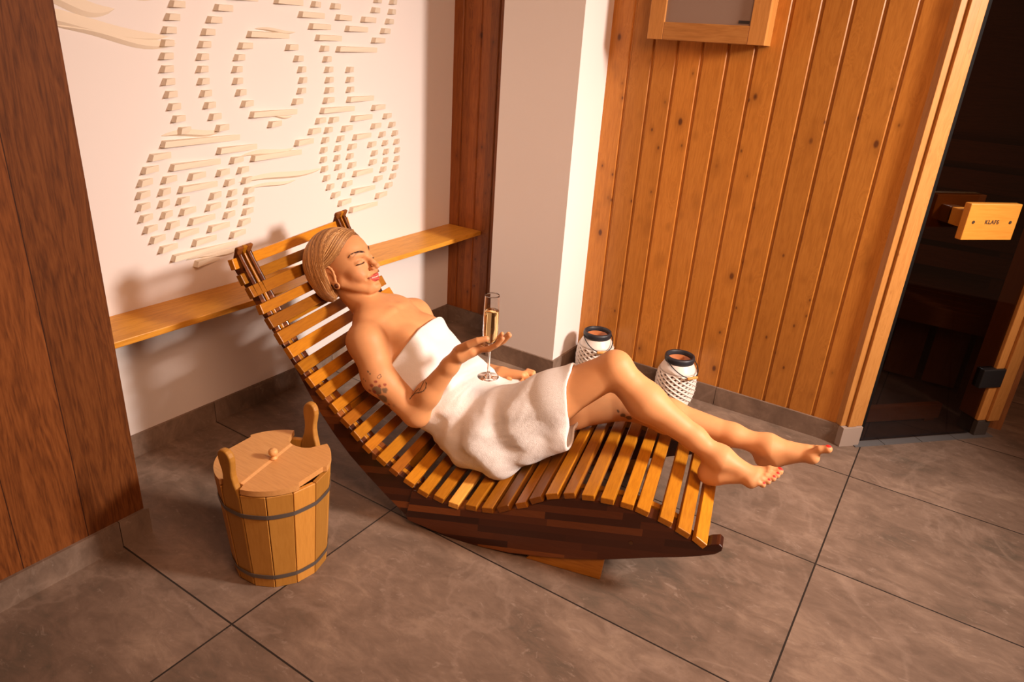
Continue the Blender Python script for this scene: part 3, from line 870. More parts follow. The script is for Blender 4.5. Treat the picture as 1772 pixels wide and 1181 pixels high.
# ================================================================== implicit-surface modeller
class Field:
    """ordered list of primitives blended smoothly; every primitive only acts near its box"""
    def __init__(self): self.p = []
    def add(self, fn, lo, hi, k=0.01, op='u'):
        self.p.append((fn, np.array(lo, float), np.array(hi, float), k, op))
    def cone(self, a, b, ra, rb, k=0.01, op='u', flat=None, s=1.0):
        """round cone a->b; flat = direction in which the section is stretched by s"""
        a = np.array(a, float); b = np.array(b, float)
        if flat is not None: fl = np.array(flat, float); fl /= np.linalg.norm(fl)
        def fn(P):
            if flat is not None:
                q = P - a; c = q @ fl; A = a
                P = P - (c * (1 - 1 / s))[:, None] * fl
                bb = b - (((b - a) @ fl) * (1 - 1 / s)) * fl
            else: bb = b
            ab = bb - a; L = ab @ ab + 1e-12
            h = np.clip(((P - a) @ ab) / L, 0, 1)
            d = np.linalg.norm(P - a - h[:, None] * ab, axis=1) - (ra + (rb - ra) * h)
            return d
        m = max(ra, rb) * max(s, 1.0)
        if flat is not None: m += (max(k, 0.02) + 0.012) * (s - 1)
        self.add(fn, np.minimum(a, b) - m, np.maximum(a, b) + m, k, op)
    def ell(self, c, r, k=0.01, op='u', R=None):
        c = np.array(c, float); r = np.array(r, float)
        def fn(P):
            q = P - c
            if R is not None: q = q @ R
            k0 = np.linalg.norm(q / r, axis=1); k1 = np.linalg.norm(q / (r * r), axis=1) + 1e-9
            return k0 * (k0 - 1) / k1
        m = r.max() if R is not None else r
        self.add(fn, c - m, c + m, k, op)
    def eval(self, P, sel=None):
        d = np.full(len(P), 1.0)
        lo = P.min(0); hi = P.max(0)
        for fn, a, b, k, op in self.p:
            mg = max(k, 0.02) * 1.7 + 0.02
            if np.any(a - mg > hi) or np.any(b + mg < lo): continue
            m = np.all((P > a - mg) & (P < b + mg), axis=1)
            if not m.any(): continue
            e = fn(P[m]); dm = d[m]
            if op == 'u':
                h = np.clip(0.5 + 0.5 * (dm - e) / k, 0, 1)
                d[m] = dm * (1 - h) + e * h - k * h * (1 - h)
            elif op == 's':
                h = np.clip(0.5 - 0.5 * (dm + e) / k, 0, 1)
                d[m] = dm * (1 - h) - e * h + k * h * (1 - h)
        return d

def polygonise(f, lo, hi, res, coarse=8):
    """surface nets on the blocks that touch the surface"""
    lo = np.array(lo, float); hi = np.array(hi, float)
    B = res * coarse
    nb = np.ceil((hi - lo) / B).astype(int)
    gx, gy, gz = np.meshgrid(*[np.arange(n) for n in nb], indexing='ij')
    blocks = np.stack([gx.ravel(), gy.ravel(), gz.ravel()], 1)
    cen = lo + (blocks + 0.5) * B
    keep = []
    big = 6
    # evaluate centres in spatial chunks
    key = (blocks // big) @ np.array([1, 1000, 1000000])
    order = np.argsort(key, kind='stable'); ks = key[order]
    cuts = np.flatnonzero(np.diff(ks)) + 1
    for grp in np.split(order, cuts):
        d = f(cen[grp]); keep.append(grp[np.abs(d) < B * 1.45])
    blocks = blocks[np.concatenate(keep)]
    c1 = coarse + 1
    ii = np.stack(np.meshgrid(*[np.arange(c1)] * 3, indexing='ij'), -1).reshape(-1, 3)
    key = (blocks // 2) @ np.array([1, 1000, 1000000])
    order = np.argsort(key, kind='stable'); blocks = blocks[order]; ks = key[order]
    cuts = np.flatnonzero(np.diff(ks)) + 1
    S = []
    for grp in np.split(np.arange(len(blocks)), cuts):
        P = (blocks[grp][:, None, :] * coarse + ii[None]).reshape(-1, 3) * res + lo
        S.append(f(P).reshape(len(grp), c1, c1, c1))
    S = np.concatenate(S)
    N = nb * coarse + 2
    mul = np.array([1, N[0], N[0] * N[1]], dtype=np.int64)
    neg = S < 0
    corner = [(i, j, k) for i in (0, 1) for j in (0, 1) for k in (0, 1)]
    cnt = sum(neg[:, i:i + coarse, j:j + coarse, k:k + coarse].astype(int) for i, j, k in corner)
    b, x, y, z = np.nonzero((cnt > 0) & (cnt < 8))
    base = np.stack([x, y, z], 1)
    acc = np.zeros((len(b), 3)); num = np.zeros(len(b))
    vals = {c: S[b, x + c[0], y + c[1], z + c[2]] for c in corner}
    for c in corner:
        for ax in range(3):
            if c[ax] == 0:
                e = list(c); e[ax] = 1; e = tuple(e)
                va, vb = vals[c], vals[e]
                m = (va < 0) != (vb < 0)
                t = np.where(m, va / np.where(m, va - vb, 1), 0)
                p = np.tile(np.array(c, float), (len(b), 1)); p[:, ax] = t
                acc[m] += p[m]; num[m] += 1
    verts = lo + (blocks[b] * coarse + base + acc / num[:, None]) * res
    gid = (blocks[b] * coarse + base) @ mul
    o = np.argsort(gid); gid = gid[o]; verts = verts[o]
    quads = []
    for ax in range(3):
        sl1 = [slice(0, coarse)] * 3; sl2 = [slice(0, coarse)] * 3; sl2[ax] = slice(1, coarse + 1)
        na = neg[(slice(None), *sl1)]; nbv = neg[(slice(None), *sl2)]
        b, x, y, z = np.nonzero(na != nbv)
        g = (blocks[b] * coarse + np.stack([x, y, z], 1))
        flip = na[b, x, y, z]
        a1, a2 = [(1, 2), (2, 0), (0, 1)][ax]
        e1 = np.zeros(3, int); e1[a1] = 1; e2 = np.zeros(3, int); e2[a2] = 1
        q = np.stack([(g - e1 - e2) @ mul, (g - e2) @ mul, g @ mul, (g - e1) @ mul], 1)
        idx = np.searchsorted(gid, q); idx[idx >= len(gid)] = 0
        ok = (gid[idx] == q).all(1)
        idx = idx[ok]; fl = flip[ok]
        idx[~fl] = idx[~fl][:, ::-1]
        quads.append(idx)
    return verts, np.concatenate(quads)

def mesh_np(name, V, Q, mat, parent=None, colors=None, relax=0):
    if relax:
        n = len(V)
        for it in range(relax):
            acc = np.zeros_like(V); cnt = np.zeros(n)
            for k in range(4):
                np.add.at(acc, Q[:, k], V[Q[:, (k + 1) % 4]]); np.add.at(cnt, Q[:, k], 1)
            cnt[cnt == 0] = 1
            V = V * 0.5 + 0.5 * acc / cnt[:, None]
    me = bpy.data.meshes.new(name)
    me.vertices.add(len(V)); me.vertices.foreach_set('co', V.astype(np.float32).ravel())
    k = Q.shape[1]
    me.loops.add(len(Q) * k); me.loops.foreach_set('vertex_index', Q.astype(np.int32).ravel())
    me.polygons.add(len(Q)); me.polygons.foreach_set('loop_start', np.arange(0, len(Q) * k, k, dtype=np.int32))
    me.polygons.foreach_set('loop_total', np.full(len(Q), k, dtype=np.int32))
    me.polygons.foreach_set('use_smooth', np.ones(len(Q), dtype=bool))
    me.update(calc_edges=True); me.validate()
    if colors is not None:
        a = me.color_attributes.new('albedo', 'FLOAT_COLOR', 'POINT')
        a.data.foreach_set('color', np.concatenate([colors, np.ones((len(colors), 1))], 1).astype(np.float32).ravel())
    return link_mesh(name, me, mat, parent)

def fbm(P, s, seed=0):
    """cheap smooth pseudo noise from warped sines, about -1..1"""
    r = np.random.RandomState(seed); out = 0; amp = 1; tot = 0
    Q = P * s
    for o in range(4):
        A = r.normal(size=(3, 3)); ph = r.uniform(0, 6.28, 3)
        W = np.sin(Q @ A + ph)
        out = out + amp * (W[:, 0] * W[:, 1] + W[:, 2] * 0.5) ; tot += amp * 1.2
        Q = Q * 1.9 + W * 0.4; amp *= 0.55
    return out / tot

# ================================================================== the woman
SK_RES = 0.0022
person = empty('person', P0, LR)
tag(person, 'blonde woman in a white towel reclining on the slatted lounger, eyes closed, legs crossed', 'person')
A3 = lambda *v: np.array(v, float)
HO = A3(-0.564, 0.295, 0.7035)                 # between the ears
hp_, hy_, hr_ = 0.4168, 0.0189, -0.0225
HF = A3(math.cos(hy_) * math.cos(hp_), -math.sin(hy_) * math.cos(hp_), math.sin(hp_))
HR_ = A3(-math.sin(hy_), -math.cos(hy_), 0); HU = np.cross(HR_, HF); HU = HU if HU[2] > 0 else -HU
HR2 = math.cos(hr_) * HR_ + math.sin(hr_) * HU; HU = -math.sin(hr_) * HR_ + math.cos(hr_) * HU; HR_ = HR2
HM = np.stack([HF, HR_, HU], 1)                # columns: forward, right (near side), up
def hw(f, r, u): return HO + f * HF + r * HR_ + u * HU
def hl(P): return (P - HO) @ HM

def head(F):
    def E(c, r, k=0.02, op='u', rot=None):
        R = HM if rot is None else HM @ rot
        F.ell(hw(*c), r, k, op, R)
    def C(a, b, ra, rb, k=0.01, op='u', flat=None, s=1):
        F.cone(hw(*a), hw(*b), ra, rb, k, op, None if flat is None else HM @ np.array(flat, float), s)
    def rotu(a): c, s = math.cos(a), math.sin(a); return np.array([[c, -s, 0], [s, c, 0], [0, 0, 1.]])
    def rotr(a): c, s = math.cos(a), math.sin(a); return np.array([[c, 0, s], [0, 1, 0], [-s, 0, c]])
    E((-0.010, 0, 0.040), (0.096, 0.071, 0.084))
    E((0.034, 0, 0.048), (0.058, 0.059, 0.060), 0.03)
    E((0.034, 0, -0.020), (0.056, 0.054, 0.066), 0.03)
    for s in (1, -1):
        C((0.006, 0.052 * s, -0.032), (0.066, 0.020 * s, -0.079), 0.018, 0.015, 0.022)
        E((0.059, 0.037 * s, -0.017), (0.025, 0.022, 0.021), 0.020)           # cheekbone / smile
        E((0.070, 0.034 * s, -0.030), (0.017, 0.015, 0.014), 0.014)
    E((0.080, 0, -0.081), (0.0175, 0.020, 0.015), 0.018)                      # chin
    E((0.078, 0, -0.048), (0.021, 0.027, 0.022), 0.016)                       # muzzle
    for s in (1, -1):                                                        # sockets, lids, brows
        E((0.101, 0.031 * s, 0.014), (0.015, 0.017, 0.0115), 0.014, 's')
        E((0.0765, 0.0315 * s, 0.0125), (0.0135, 0.0150, 0.0115), 0.005)
        C((0.0925, 0.012 * s, 0.036), (0.074, 0.046 * s, 0.041), 0.0075, 0.006, 0.014)
        # closed lid crease
        pts = [(0.0875, 0.019 * s, 0.0215), (0.0915, 0.031 * s, 0.0235), (0.082, 0.044 * s, 0.0195)]
        for a, b in zip(pts[:-1], pts[1:]): C(a, b, 0.0012, 0.0012, 0.003, 's')
        pts = [(0.0872, 0.018 * s, 0.0085), (0.0895, 0.026 * s, 0.0062), (0.0872, 0.036 * s, 0.0060), (0.0795, 0.0455 * s, 0.0085)]
        for a, b in zip(pts[:-1], pts[1:]): C(a, b, 0.0011, 0.0011, 0.0025, 's')
    C((0.089, 0, 0.034), (0.106, 0, 0.000), 0.0075, 0.0085, 0.012)            # nose
    C((0.106, 0, 0.000), (0.1165, 0, -0.0155), 0.0080, 0.0088, 0.006)
    E((0.1160, 0, -0.0170), (0.0090, 0.0084, 0.0072), 0.006)
    for s in (1, -1):
        E((0.1030, 0.0105 * s, -0.0200), (0.0088, 0.0052, 0.0060), 0.006)
        E((0.1095, 0.0062 * s, -0.0275), (0.0042, 0.0026, 0.0030), 0.002, 's')
        # smile fold
        C((0.1015, 0.0185 * s, -0.0235), (0.0900, 0.0330 * s, -0.0440), 0.0014, 0.0020, 0.007, 's')
    C((0.103, 0, -0.029), (0.101, 0, -0.038), 0.0016, 0.0020, 0.005, 's')     # philtrum
    # lips
    for s in (1, -1):
        C((0.1025, 0.003 * s, -0.0425), (0.0905, 0.0265 * s, -0.0440), 0.0044, 0.0024, 0.004)
        C((0.1010, 0.000, -0.0575), (0.0890, 0.0250 * s, -0.0475), 0.0053, 0.0024, 0.004)
        C((0.1085, 0.000, -0.0500), (0.0960, 0.0185 * s, -0.0465), 0.0018, 0.0014, 0.002, 's')
        C((0.0960, 0.0185 * s, -0.0465), (0.0905, 0.0285 * s, -0.0432), 0.0013, 0.0010, 0.002, 's')
        E((0.0865, 0.0335 * s, -0.0435), (0.0040, 0.0035, 0.0060), 0.006, 's')
    C((0.096, -0.010, -0.067), (0.096, 0.010, -0.067), 0.0030, 0.0030, 0.008, 's')
    # ears
    for s in (1, -1):
        tilt = rotr(-0.25)
        E((-0.012, 0.0775 * s, 0.002), (0.0185, 0.0065, 0.0330), 0.006, 'u', tilt)
        hel = []
        for q in range(10):
            a = math.radians(-8 + 23 * q)
            x = 0.0195 * math.cos(a); z = 0.0330 * math.sin(a)
            cx = x * math.cos(0.25) - z * math.sin(0.25) * 1.0; cz = z * math.cos(0.25) + x * math.sin(0.25)
            hel.append((-0.013 - cx, (0.0835 + 0.25 * cx) * s, cz + 0.003))
        for a, b in zip(hel[:-1], hel[1:]): C(a, b, 0.0034, 0.0034, 0.0025)
        E((-0.008, 0.0855 * s, 0.000), (0.0095, 0.0085, 0.0170), 0.003, 's', tilt)
        E((0.0045, 0.0765 * s, -0.002), (0.0045, 0.0050, 0.0065), 0.003)
        # stretched lobe ring
        ring = [(-0.0005 + 0.0092 * math.cos(a), 0.0790 * s, -0.0315 + 0.0092 * math.sin(a)) for a in np.linspace(0, 2 * math.pi, 13)]
        for a, b in zip(ring[:-1], ring[1:]): C(a, b, 0.0030, 0.0030, 0.0015)

def finger(F, pts, r0, r1, k=0.003):
    n = len(pts) - 1
    for i in range(n):
        ra = r0 + (r1 - r0) * i / n; rb = r0 + (r1 - r0) * (i + 1) / n
        F.cone(pts[i], pts[i + 1], ra, rb, 0.0012 if i else 0.006)

# joints (lounger frame)
SHR, ELR, WRR = A3(-0.405, 0.138, 0.538), A3(-0.226, 0.115, 0.346), A3(-0.097, 0.155, 0.556)
UAM = A3(-0.345, 0.112, 0.440)
SHL, ELL, WRL = A3(-0.400, 0.462, 0.515), A3(-0.235, 0.495, 0.330), A3(-0.048, 0.420, 0.385)
HIR, KNR, ANR = A3(-0.020, 0.215, 0.275), A3(0.350, 0.265, 0.556), A3(0.682, 0.256, 0.348)
HIL, KNL, ANL = A3(-0.020, 0.385, 0.262), A3(0.375, 0.420, 0.368), A3(0.812, 0.385, 0.348)
TORSO = [(A3(-0.055, 0.30, 0.262), 0.100, 1.60), (A3(-0.185, 0.30, 0.318), 0.083, 1.46), (A3(-0.290, 0.30, 0.402), 0.090, 1.46), (A3(-0.375, 0.30, 0.485), 0.093, 1.50), (A3(-0.428, 0.297, 0.545), 0.066, 1.75)]
FRONT = A3(0.68, 0, 0.73)

def torso(F, inf=0.0, k=0.05):
    for (a, ra, sa), (b, rb, sb) in zip(TORSO[:-1], TORSO[1:]):
        F.cone(a, b, ra + inf, rb + inf, k, 'u', (0, 1, 0), (sa + sb) / 2)
    for s in (1, -1):
        F.ell(A3(-0.312, 0.30 + 0.068 * s, 0.500) + FRONT * 0.004, (0.062 + inf, 0.060 + inf, 0.060 + inf), 0.028)
        F.ell(A3(-0.045, 0.30 + 0.078 * s, 0.238), (0.105 + inf, 0.088 + inf, 0.080 + inf), 0.04)
    F.ell(A3(-0.100, 0.30, 0.335), (0.08 + inf, 0.10 + inf, 0.045 + inf), 0.05)     # belly

def legs(F, inf=0.0, k=0.03, lower=True):
    F.cone(HIR, HIR * .45 + KNR * .55 + A3(0, 0, 0.0), 0.088 + inf, 0.072 + inf, k)
    F.cone(HIR * .45 + KNR * .55, KNR, 0.072 + inf, 0.050 + inf, k)
    F.cone(HIL, HIL * .45 + KNL * .55, 0.088 + inf, 0.070 + inf, k if inf == 0 else 0.05)
    F.cone(HIL * .45 + KNL * .55, KNL, 0.070 + inf, 0.050 + inf, k)

def body_field():
    F = Field()
    torso(F); legs(F)
    # neck and shoulders
    F.cone(A3(-0.462, 0.297, 0.560), hw(-0.028, 0, -0.030), 0.051, 0.047, 0.030)
    F.cone(A3(-0.425, 0.23, 0.552), A3(-0.425, 0.37, 0.548), 0.052, 0.052, 0.05)
    for sh, s in ((SHR, -1), (SHL, 1)):
        F.cone(A3(-0.478, 0.297 + 0.03 * s, 0.595), sh + A3(-0.006, 0, 0.014), 0.024, 0.032, 0.045)   # trapezius
        F.cone(A3(-0.385, 0.297 + 0.022 * s, 0.600), sh + A3(0.000, -0.02 * s, 0.035), 0.007, 0.008, 0.018)   # collar bone
        F.ell(sh, (0.055, 0.052, 0.055), 0.035)
    # right arm, bent, forearm raised
    F.cone(SHR, UAM, 0.051, 0.048, 0.025); F.cone(UAM, ELR, 0.048, 0.040, 0.03)
    F.ell(ELR + A3(0.018, 0.000, -0.014), (0.031, 0.030, 0.030), 0.02)
    m = ELR * .68 + WRR * .32
    F.cone(ELR + A3(0.006, 0, -0.004), m, 0.038, 0.037, 0.016); F.cone(m, ELR * .2 + WRR * .8, 0.037, 0.026, 0.02); F.cone(ELR * .2 + WRR * .8, WRR, 0.026, 0.0225, 0.015, 'u', (0, 1, 0.0), 1.15)
    # right hand, palm up, flute stem between index and middle finger
    pn = A3(-0.60, -0.10, 0.80); pn /= np.linalg.norm(pn)
    F.cone(WRR + A3(0.010, 0.004, 0.002), A3(-0.042, 0.176, 0.578), 0.0215, 0.0160, 0.016, 'u', (0, 1, 0.1), 1.6)
    F.cone(A3(-0.088, 0.152, 0.562), A3(-0.060, 0.154, 0.574), 0.0205, 0.0135, 0.016)          # thumb mound
    finger(F, [A3(-0.060, 0.164, 0.571), A3(-0.006, 0.158, 0.589), A3(0.018, 0.158, 0.608), A3(0.034, 0.160, 0.630)], 0.0098, 0.0072)
    finger(F, [A3(-0.056, 0.182, 0.571), A3(0.002, 0.189, 0.590), A3(0.028, 0.188, 0.610), A3(0.047, 0.184, 0.634)], 0.0098, 0.0072)
    finger(F, [A3(-0.060, 0.196, 0.570), A3(-0.006, 0.206, 0.588), A3(0.020, 0.205, 0.606), A3(0.038, 0.201, 0.630)], 0.0094, 0.0070)
    finger(F, [A3(-0.047, 0.219, 0.574), A3(-0.020, 0.223, 0.584), A3(0.000, 0.222, 0.600), A3(0.012, 0.218, 0.619)], 0.0084, 0.0062)
    finger(F, [A3(-0.088, 0.140, 0.580), A3(-0.060, 0.134, 0.602), A3(-0.034, 0.138, 0.618), A3(-0.010, 0.146, 0.626)], 0.0140, 0.0086, 0.006)
    # left arm, hand resting on the lap
    F.cone(SHL, ELL, 0.044, 0.036, 0.03); F.cone(ELL, ELL * .6 + WRL * .4, 0.037, 0.037, 0.015); F.cone(ELL * .6 + WRL * .4, WRL, 0.036, 0.022, 0.015)
    F.cone(WRL, A3(0.030, 0.414, 0.398), 0.021, 0.0145, 0.012, 'u', (0, 1, -0.5), 1.8)
    for i, (dy, dz, L) in enumerate(((-0.030, -0.012, 0.92), (-0.011, -0.002, 1.0), (0.010, 0.004, 0.95), (0.029, 0.003, 0.8))):
        b = A3(0.034, 0.414 + dy, 0.400 + dz)
        finger(F, [b, b + A3(0.026, -0.004, 0.000) * L, b + A3(0.036, -0.016, -0.020) * L, b + A3(0.022, -0.024, -0.034) * L], 0.0088, 0.0066)
    finger(F, [A3(-0.015, 0.388, 0.380), A3(0.010, 0.372, 0.376), A3(0.036, 0.368, 0.374), A3(0.052, 0.374, 0.374)], 0.0115, 0.0078, 0.005)
    # shins
    sd = A3(-0.50, 0, -0.86)
    c1 = KNR * .66 + ANR * .34 + sd * 0.012; c2 = KNR * .22 + ANR * .78
    F.ell(KNR + A3(0.006, 0, 0.014), (0.043, 0.042, 0.042), 0.02)
    F.cone(KNR, c1, 0.047, 0.053, 0.02); F.cone(c1, c2, 0.052, 0.034, 0.03); F.cone(c2, ANR, 0.034, 0.030, 0.02)
    c1 = KNL * .68 + ANL * .32 + A3(0, 0, 0.004); c2 = KNL * .22 + ANL * .78 + A3(0, 0, 0.006)
    F.cone(KNL, c1, 0.047, 0.053, 0.02); F.cone(c1, c2, 0.052, 0.034, 0.03); F.cone(c2, ANL, 0.034, 0.030, 0.02)
    # right foot
    foot(F, ANR, A3(0.672, 0.253, 0.292), A3(0.806, 0.252, 0.318), A3(0, 1, 0),
         [(0.021, 0.004, 0.062, 0.016, 0.0118, 0.0108), (0.0055, 0.003, 0.057, 0.010, 0.0086, 0.0080), (-0.0075, 0.001, 0.050, 0.007, 0.0082, 0.0077), (-0.0190, -0.002, 0.042, 0.004, 0.0080, 0.0074), (-0.0290, -0.006, 0.033, 0.000, 0.0076, 0.0070)])
    foot(F, ANL, A3(0.826, 0.388, 0.308), A3(0.945, 0.378, 0.362), A3(0, -1, 0),
         [(0.021, 0.004, 0.054, 0.034, 0.0122, 0.0110), (0.0055, 0.003, 0.050, 0.024, 0.0088, 0.0080), (-0.0075, 0.001, 0.045, 0.019, 0.0084, 0.0077), (-0.0190, -0.002, 0.038, 0.014, 0.0080, 0.0074), (-0.0290, -0.006, 0.030, 0.009, 0.0076, 0.0070)])
    hd = Field(); head(hd)
    F.add(hd.eval, HO - 0.15, HO + 0.15, 0.014)
    return F
TOES = []
def foot(F, an, heel, ball, med, toes):
    """med = direction of the big-toe side"""
    F.ell(heel, (0.030, 0.028, 0.028), 0.025)
    F.cone(an, heel, 0.031, 0.027, 0.03)
    d = ball - heel; d /= np.linalg.norm(d); up = np.cross(d, A3(0, 1, 0)); up = up if up[2] > 0 else -up
    for s in (1, -1): F.ell(an + A3(0.002, 0.030 * s, -0.004) , (0.012, 0.008, 0.012), 0.014)
    F.cone(an + d * 0.020 - up * 0.004, ball - d * 0.018 + up * 0.010, 0.030, 0.0150, 0.03, 'u', (0, 1, 0), 1.35)
    F.cone(heel + d * 0.03, ball - d * 0.005, 0.026, 0.0175, 0.025, 'u', (0, 1, 0), 1.45)
    F.cone(ball + med * 0.022 - up * 0.002, ball - med * 0.026 - d * 0.022 - up * 0.006, 0.0185, 0.0150, 0.018)
    for m, h, fw, lift, r0, r1 in toes:
        b = ball + med * m + up * (h - 0.002) - d * (0.006 if m > 0 else 0.006 + abs(m) * 0.5)
        k = b + d * fw * 0.55 + up * (lift * 0.4 + 0.006)
        t = b + d * fw * 0.92 + up * lift * 0.55
        F.cone(b, k, r0 * 1.05, r0 * 0.95, 0.008); F.cone(k, t, r0 * 0.95, r1, 0.003)
        F.ell(t + d * r1 * 0.2, (r1 * 1.12,) * 3, 0.003)
        TOES.append((t + up * r1 * 0.80 + d * r1 * 0.55, r1))
BF = body_field()
SU = sorted([(a, b) for a, b, c, d in SLATS] + [(c, d) for a, b, c, d in SLATS])
SU = np.array(SU); SLOPE = np.gradient(SU[:, 1], SU[:, 0])
def above_slats(P, d, gap=0.0008, k=0.006):
    """flesh, cloth and hair flatten against the slats they rest on"""
    z = np.interp(P[:, 0], SU[:, 0], SU[:, 1], left=-1, right=-1)
    m = (P[:, 0] > -0.775) & (P[:, 0] < 0.703) & (z > 0)
    sl = np.interp(P[:, 0], SU[:, 0], np.clip(SLOPE, -2, 1))
    e = np.where(m, (z + gap - P[:, 2]) / np.sqrt(1 + sl * sl), -1.0)
    h = np.clip(0.5 - 0.5 * (d - e) / k, 0, 1)
    return d * (1 - h) + e * h + k * h * (1 - h)
def body_eval(P):
    d = BF.eval(P)
    d = above_slats(P, d)
    st = segdist(P, A3(-0.009, 0.1745, 0.50), A3(-0.009, 0.1745, 0.588)) - 0.0044
    d = np.maximum(d, -st)
    q = P - A3(-0.009, 0.1745, 0.4905); r = np.hypot(q[:, 0], q[:, 1])
    bowl = np.interp(q[:, 2], [0.095, 0.104, 0.111, 0.120, 0.132, 0.150, 0.26], [0.0042, 0.0062, 0.0122, 0.0182, 0.0220, 0.0234, 0.022])
    m = (q[:, 2] > 0.095) & (q[:, 2] < 0.262)
    return np.where(m, np.maximum(d, (bowl + 0.0006 - r) * 0.8), d)
def segdist(P, a, b):
    a = np.array(a, float); b = np.array(b, float); ab = b - a
    h = np.clip(((P - a) @ ab) / (ab @ ab), 0, 1)
    return np.linalg.norm(P - a - h[:, None] * ab, axis=1)
V, Q = polygonise(body_eval, (-0.72, 0.04, 0.10), (1.06, 0.60, 0.86), SK_RES)

# skin colouring: pigments (lips, brows, nails, tattoos, freckles) plus painted nostril and mouth shade
SKIN = A3(0.62, 0.298, 0.128)
Cc = np.tile(SKIN, (len(V), 1))
nz = fbm(V, 60, 3)[:, None]
Cc *= 1 + 0.05 * nz
def paint(mask, col):
    global Cc
    m = np.clip(mask, 0, 1)[:, None]
    Cc = Cc * (1 - m) + np.array(col) * m
def segdist(P, a, b):
    a = np.array(a, float); b = np.array(b, float); ab = b - a
    h = np.clip(((P - a) @ ab) / (ab @ ab), 0, 1)
    return np.linalg.norm(P - a - h[:, None] * ab, axis=1)
H = hl(V); near_head = np.linalg.norm(H, axis=1) < 0.17
Hm = H[near_head]
def hp_paint(maskfn, col):
    m = np.zeros(len(V)); m[near_head] = maskfn(Hm); paint(m, col)
for s in (1, -1):
    # brows
    bp = [(0.0985, 0.013 * s, 0.0375), (0.094, 0.024 * s, 0.0440), (0.083, 0.038 * s, 0.0445), (0.068, 0.050 * s, 0.0365)]
    wd = [0.0038, 0.0042, 0.0034, 0.0014]
    for i in range(3):
        def f(P, i=i, bp=bp, s=s):
            q = P.copy(); q[:, 0] = 0; a = (0, bp[i][1], bp[i][2]); b = (0, bp[i + 1][1], bp[i + 1][2])
            return np.clip((((wd[i] + wd[i + 1]) / 2 + 0.0006) - segdist(q, a, b)) / 0.0024 + 0.2, 0, 1) * (P[:, 0] > 0.04)
        hp_paint(lambda P, f=f: f(P) * 0.45, (0.16, 0.07, 0.035))
    def blush(P, s=s): return np.exp(-((P[:, 1] - 0.040 * s) ** 2 + (P[:, 2] + 0.022) ** 2) / 0.0004) * 0.35 * (P[:, 0] > 0.03)
    hp_paint(blush, (0.68, 0.26, 0.16))
    def lid(P, s=s): return np.exp(-(((P[:, 1] - 0.031 * s) / 0.016) ** 2 + ((P[:, 2] - 0.018) / 0.008) ** 2) ** 2) * 0.35 * (P[:, 0] > 0.05)
    hp_paint(lid, (0.50, 0.24, 0.13))
def lips(P):
    y = np.abs(P[:, 1]); z = P[:, 2]
    up_ = np.interp(y, [0, 0.004, 0.012, 0.022, 0.030], [-0.0385, -0.0368, -0.0385, -0.0412, -0.0432])
    lo_ = np.interp(y, [0, 0.010, 0.018, 0.026, 0.030], [-0.0645, -0.0628, -0.0575, -0.0485, -0.0440])
    m = np.minimum((up_ - z), (z - lo_)) / 0.0012
    return np.clip(m, 0, 1) * (P[:, 0] > 0.080) * (y < 0.030)
hp_paint(lips, (0.50, 0.075, 0.060))
def teeth(P):
    y = np.abs(P[:, 1]); z = P[:, 2]
    c = np.interp(y, [0, 0.0185, 0.0285], [-0.0500, -0.0465, -0.0432])
    return np.clip((0.0020 - np.abs(z - c)) / 0.0008, 0, 1) * (y < 0.019) * (P[:, 0] > 0.085)
hp_paint(teeth, (0.66, 0.50, 0.42))
def corner(P):
    y = np.abs(P[:, 1]); z = P[:, 2]
    c = np.interp(y, [0.0185, 0.0285], [-0.0465, -0.0432])
    return np.clip((0.0015 - np.abs(z - c)) / 0.0008, 0, 1) * (y >= 0.019) * (y < 0.0300) * (P[:, 0] > 0.080)
hp_paint(corner, (0.10, 0.015, 0.01))  # shade of the mouth corners painted into the skin colour
for s in (1, -1):
    hp_paint(lambda P, s=s: np.clip((0.0040 - np.linalg.norm(P - np.array([0.110, 0.0064 * s, -0.0272]), axis=1)) / 0.001, 0, 1) * 0.8, (0.12, 0.03, 0.015))  # nostril hollows painted dark in place of shade
# red toe nails
for c, r in TOES:
    d = np.linalg.norm(V - c, axis=1); paint(np.clip((r * 0.78 - d) / 0.0015, 0, 1), (0.62, 0.015, 0.012))
# finger tips slightly pink
for c in ((0.038, 0.161, 0.634), (0.050, 0.186, 0.641), (-0.006, 0.146, 0.626)):
    paint(np.clip((0.012 - np.linalg.norm(V - np.array(c), axis=1)) / 0.008, 0, 1) * 0.5, (0.72, 0.26, 0.17))
TATTOO_HOOK = None
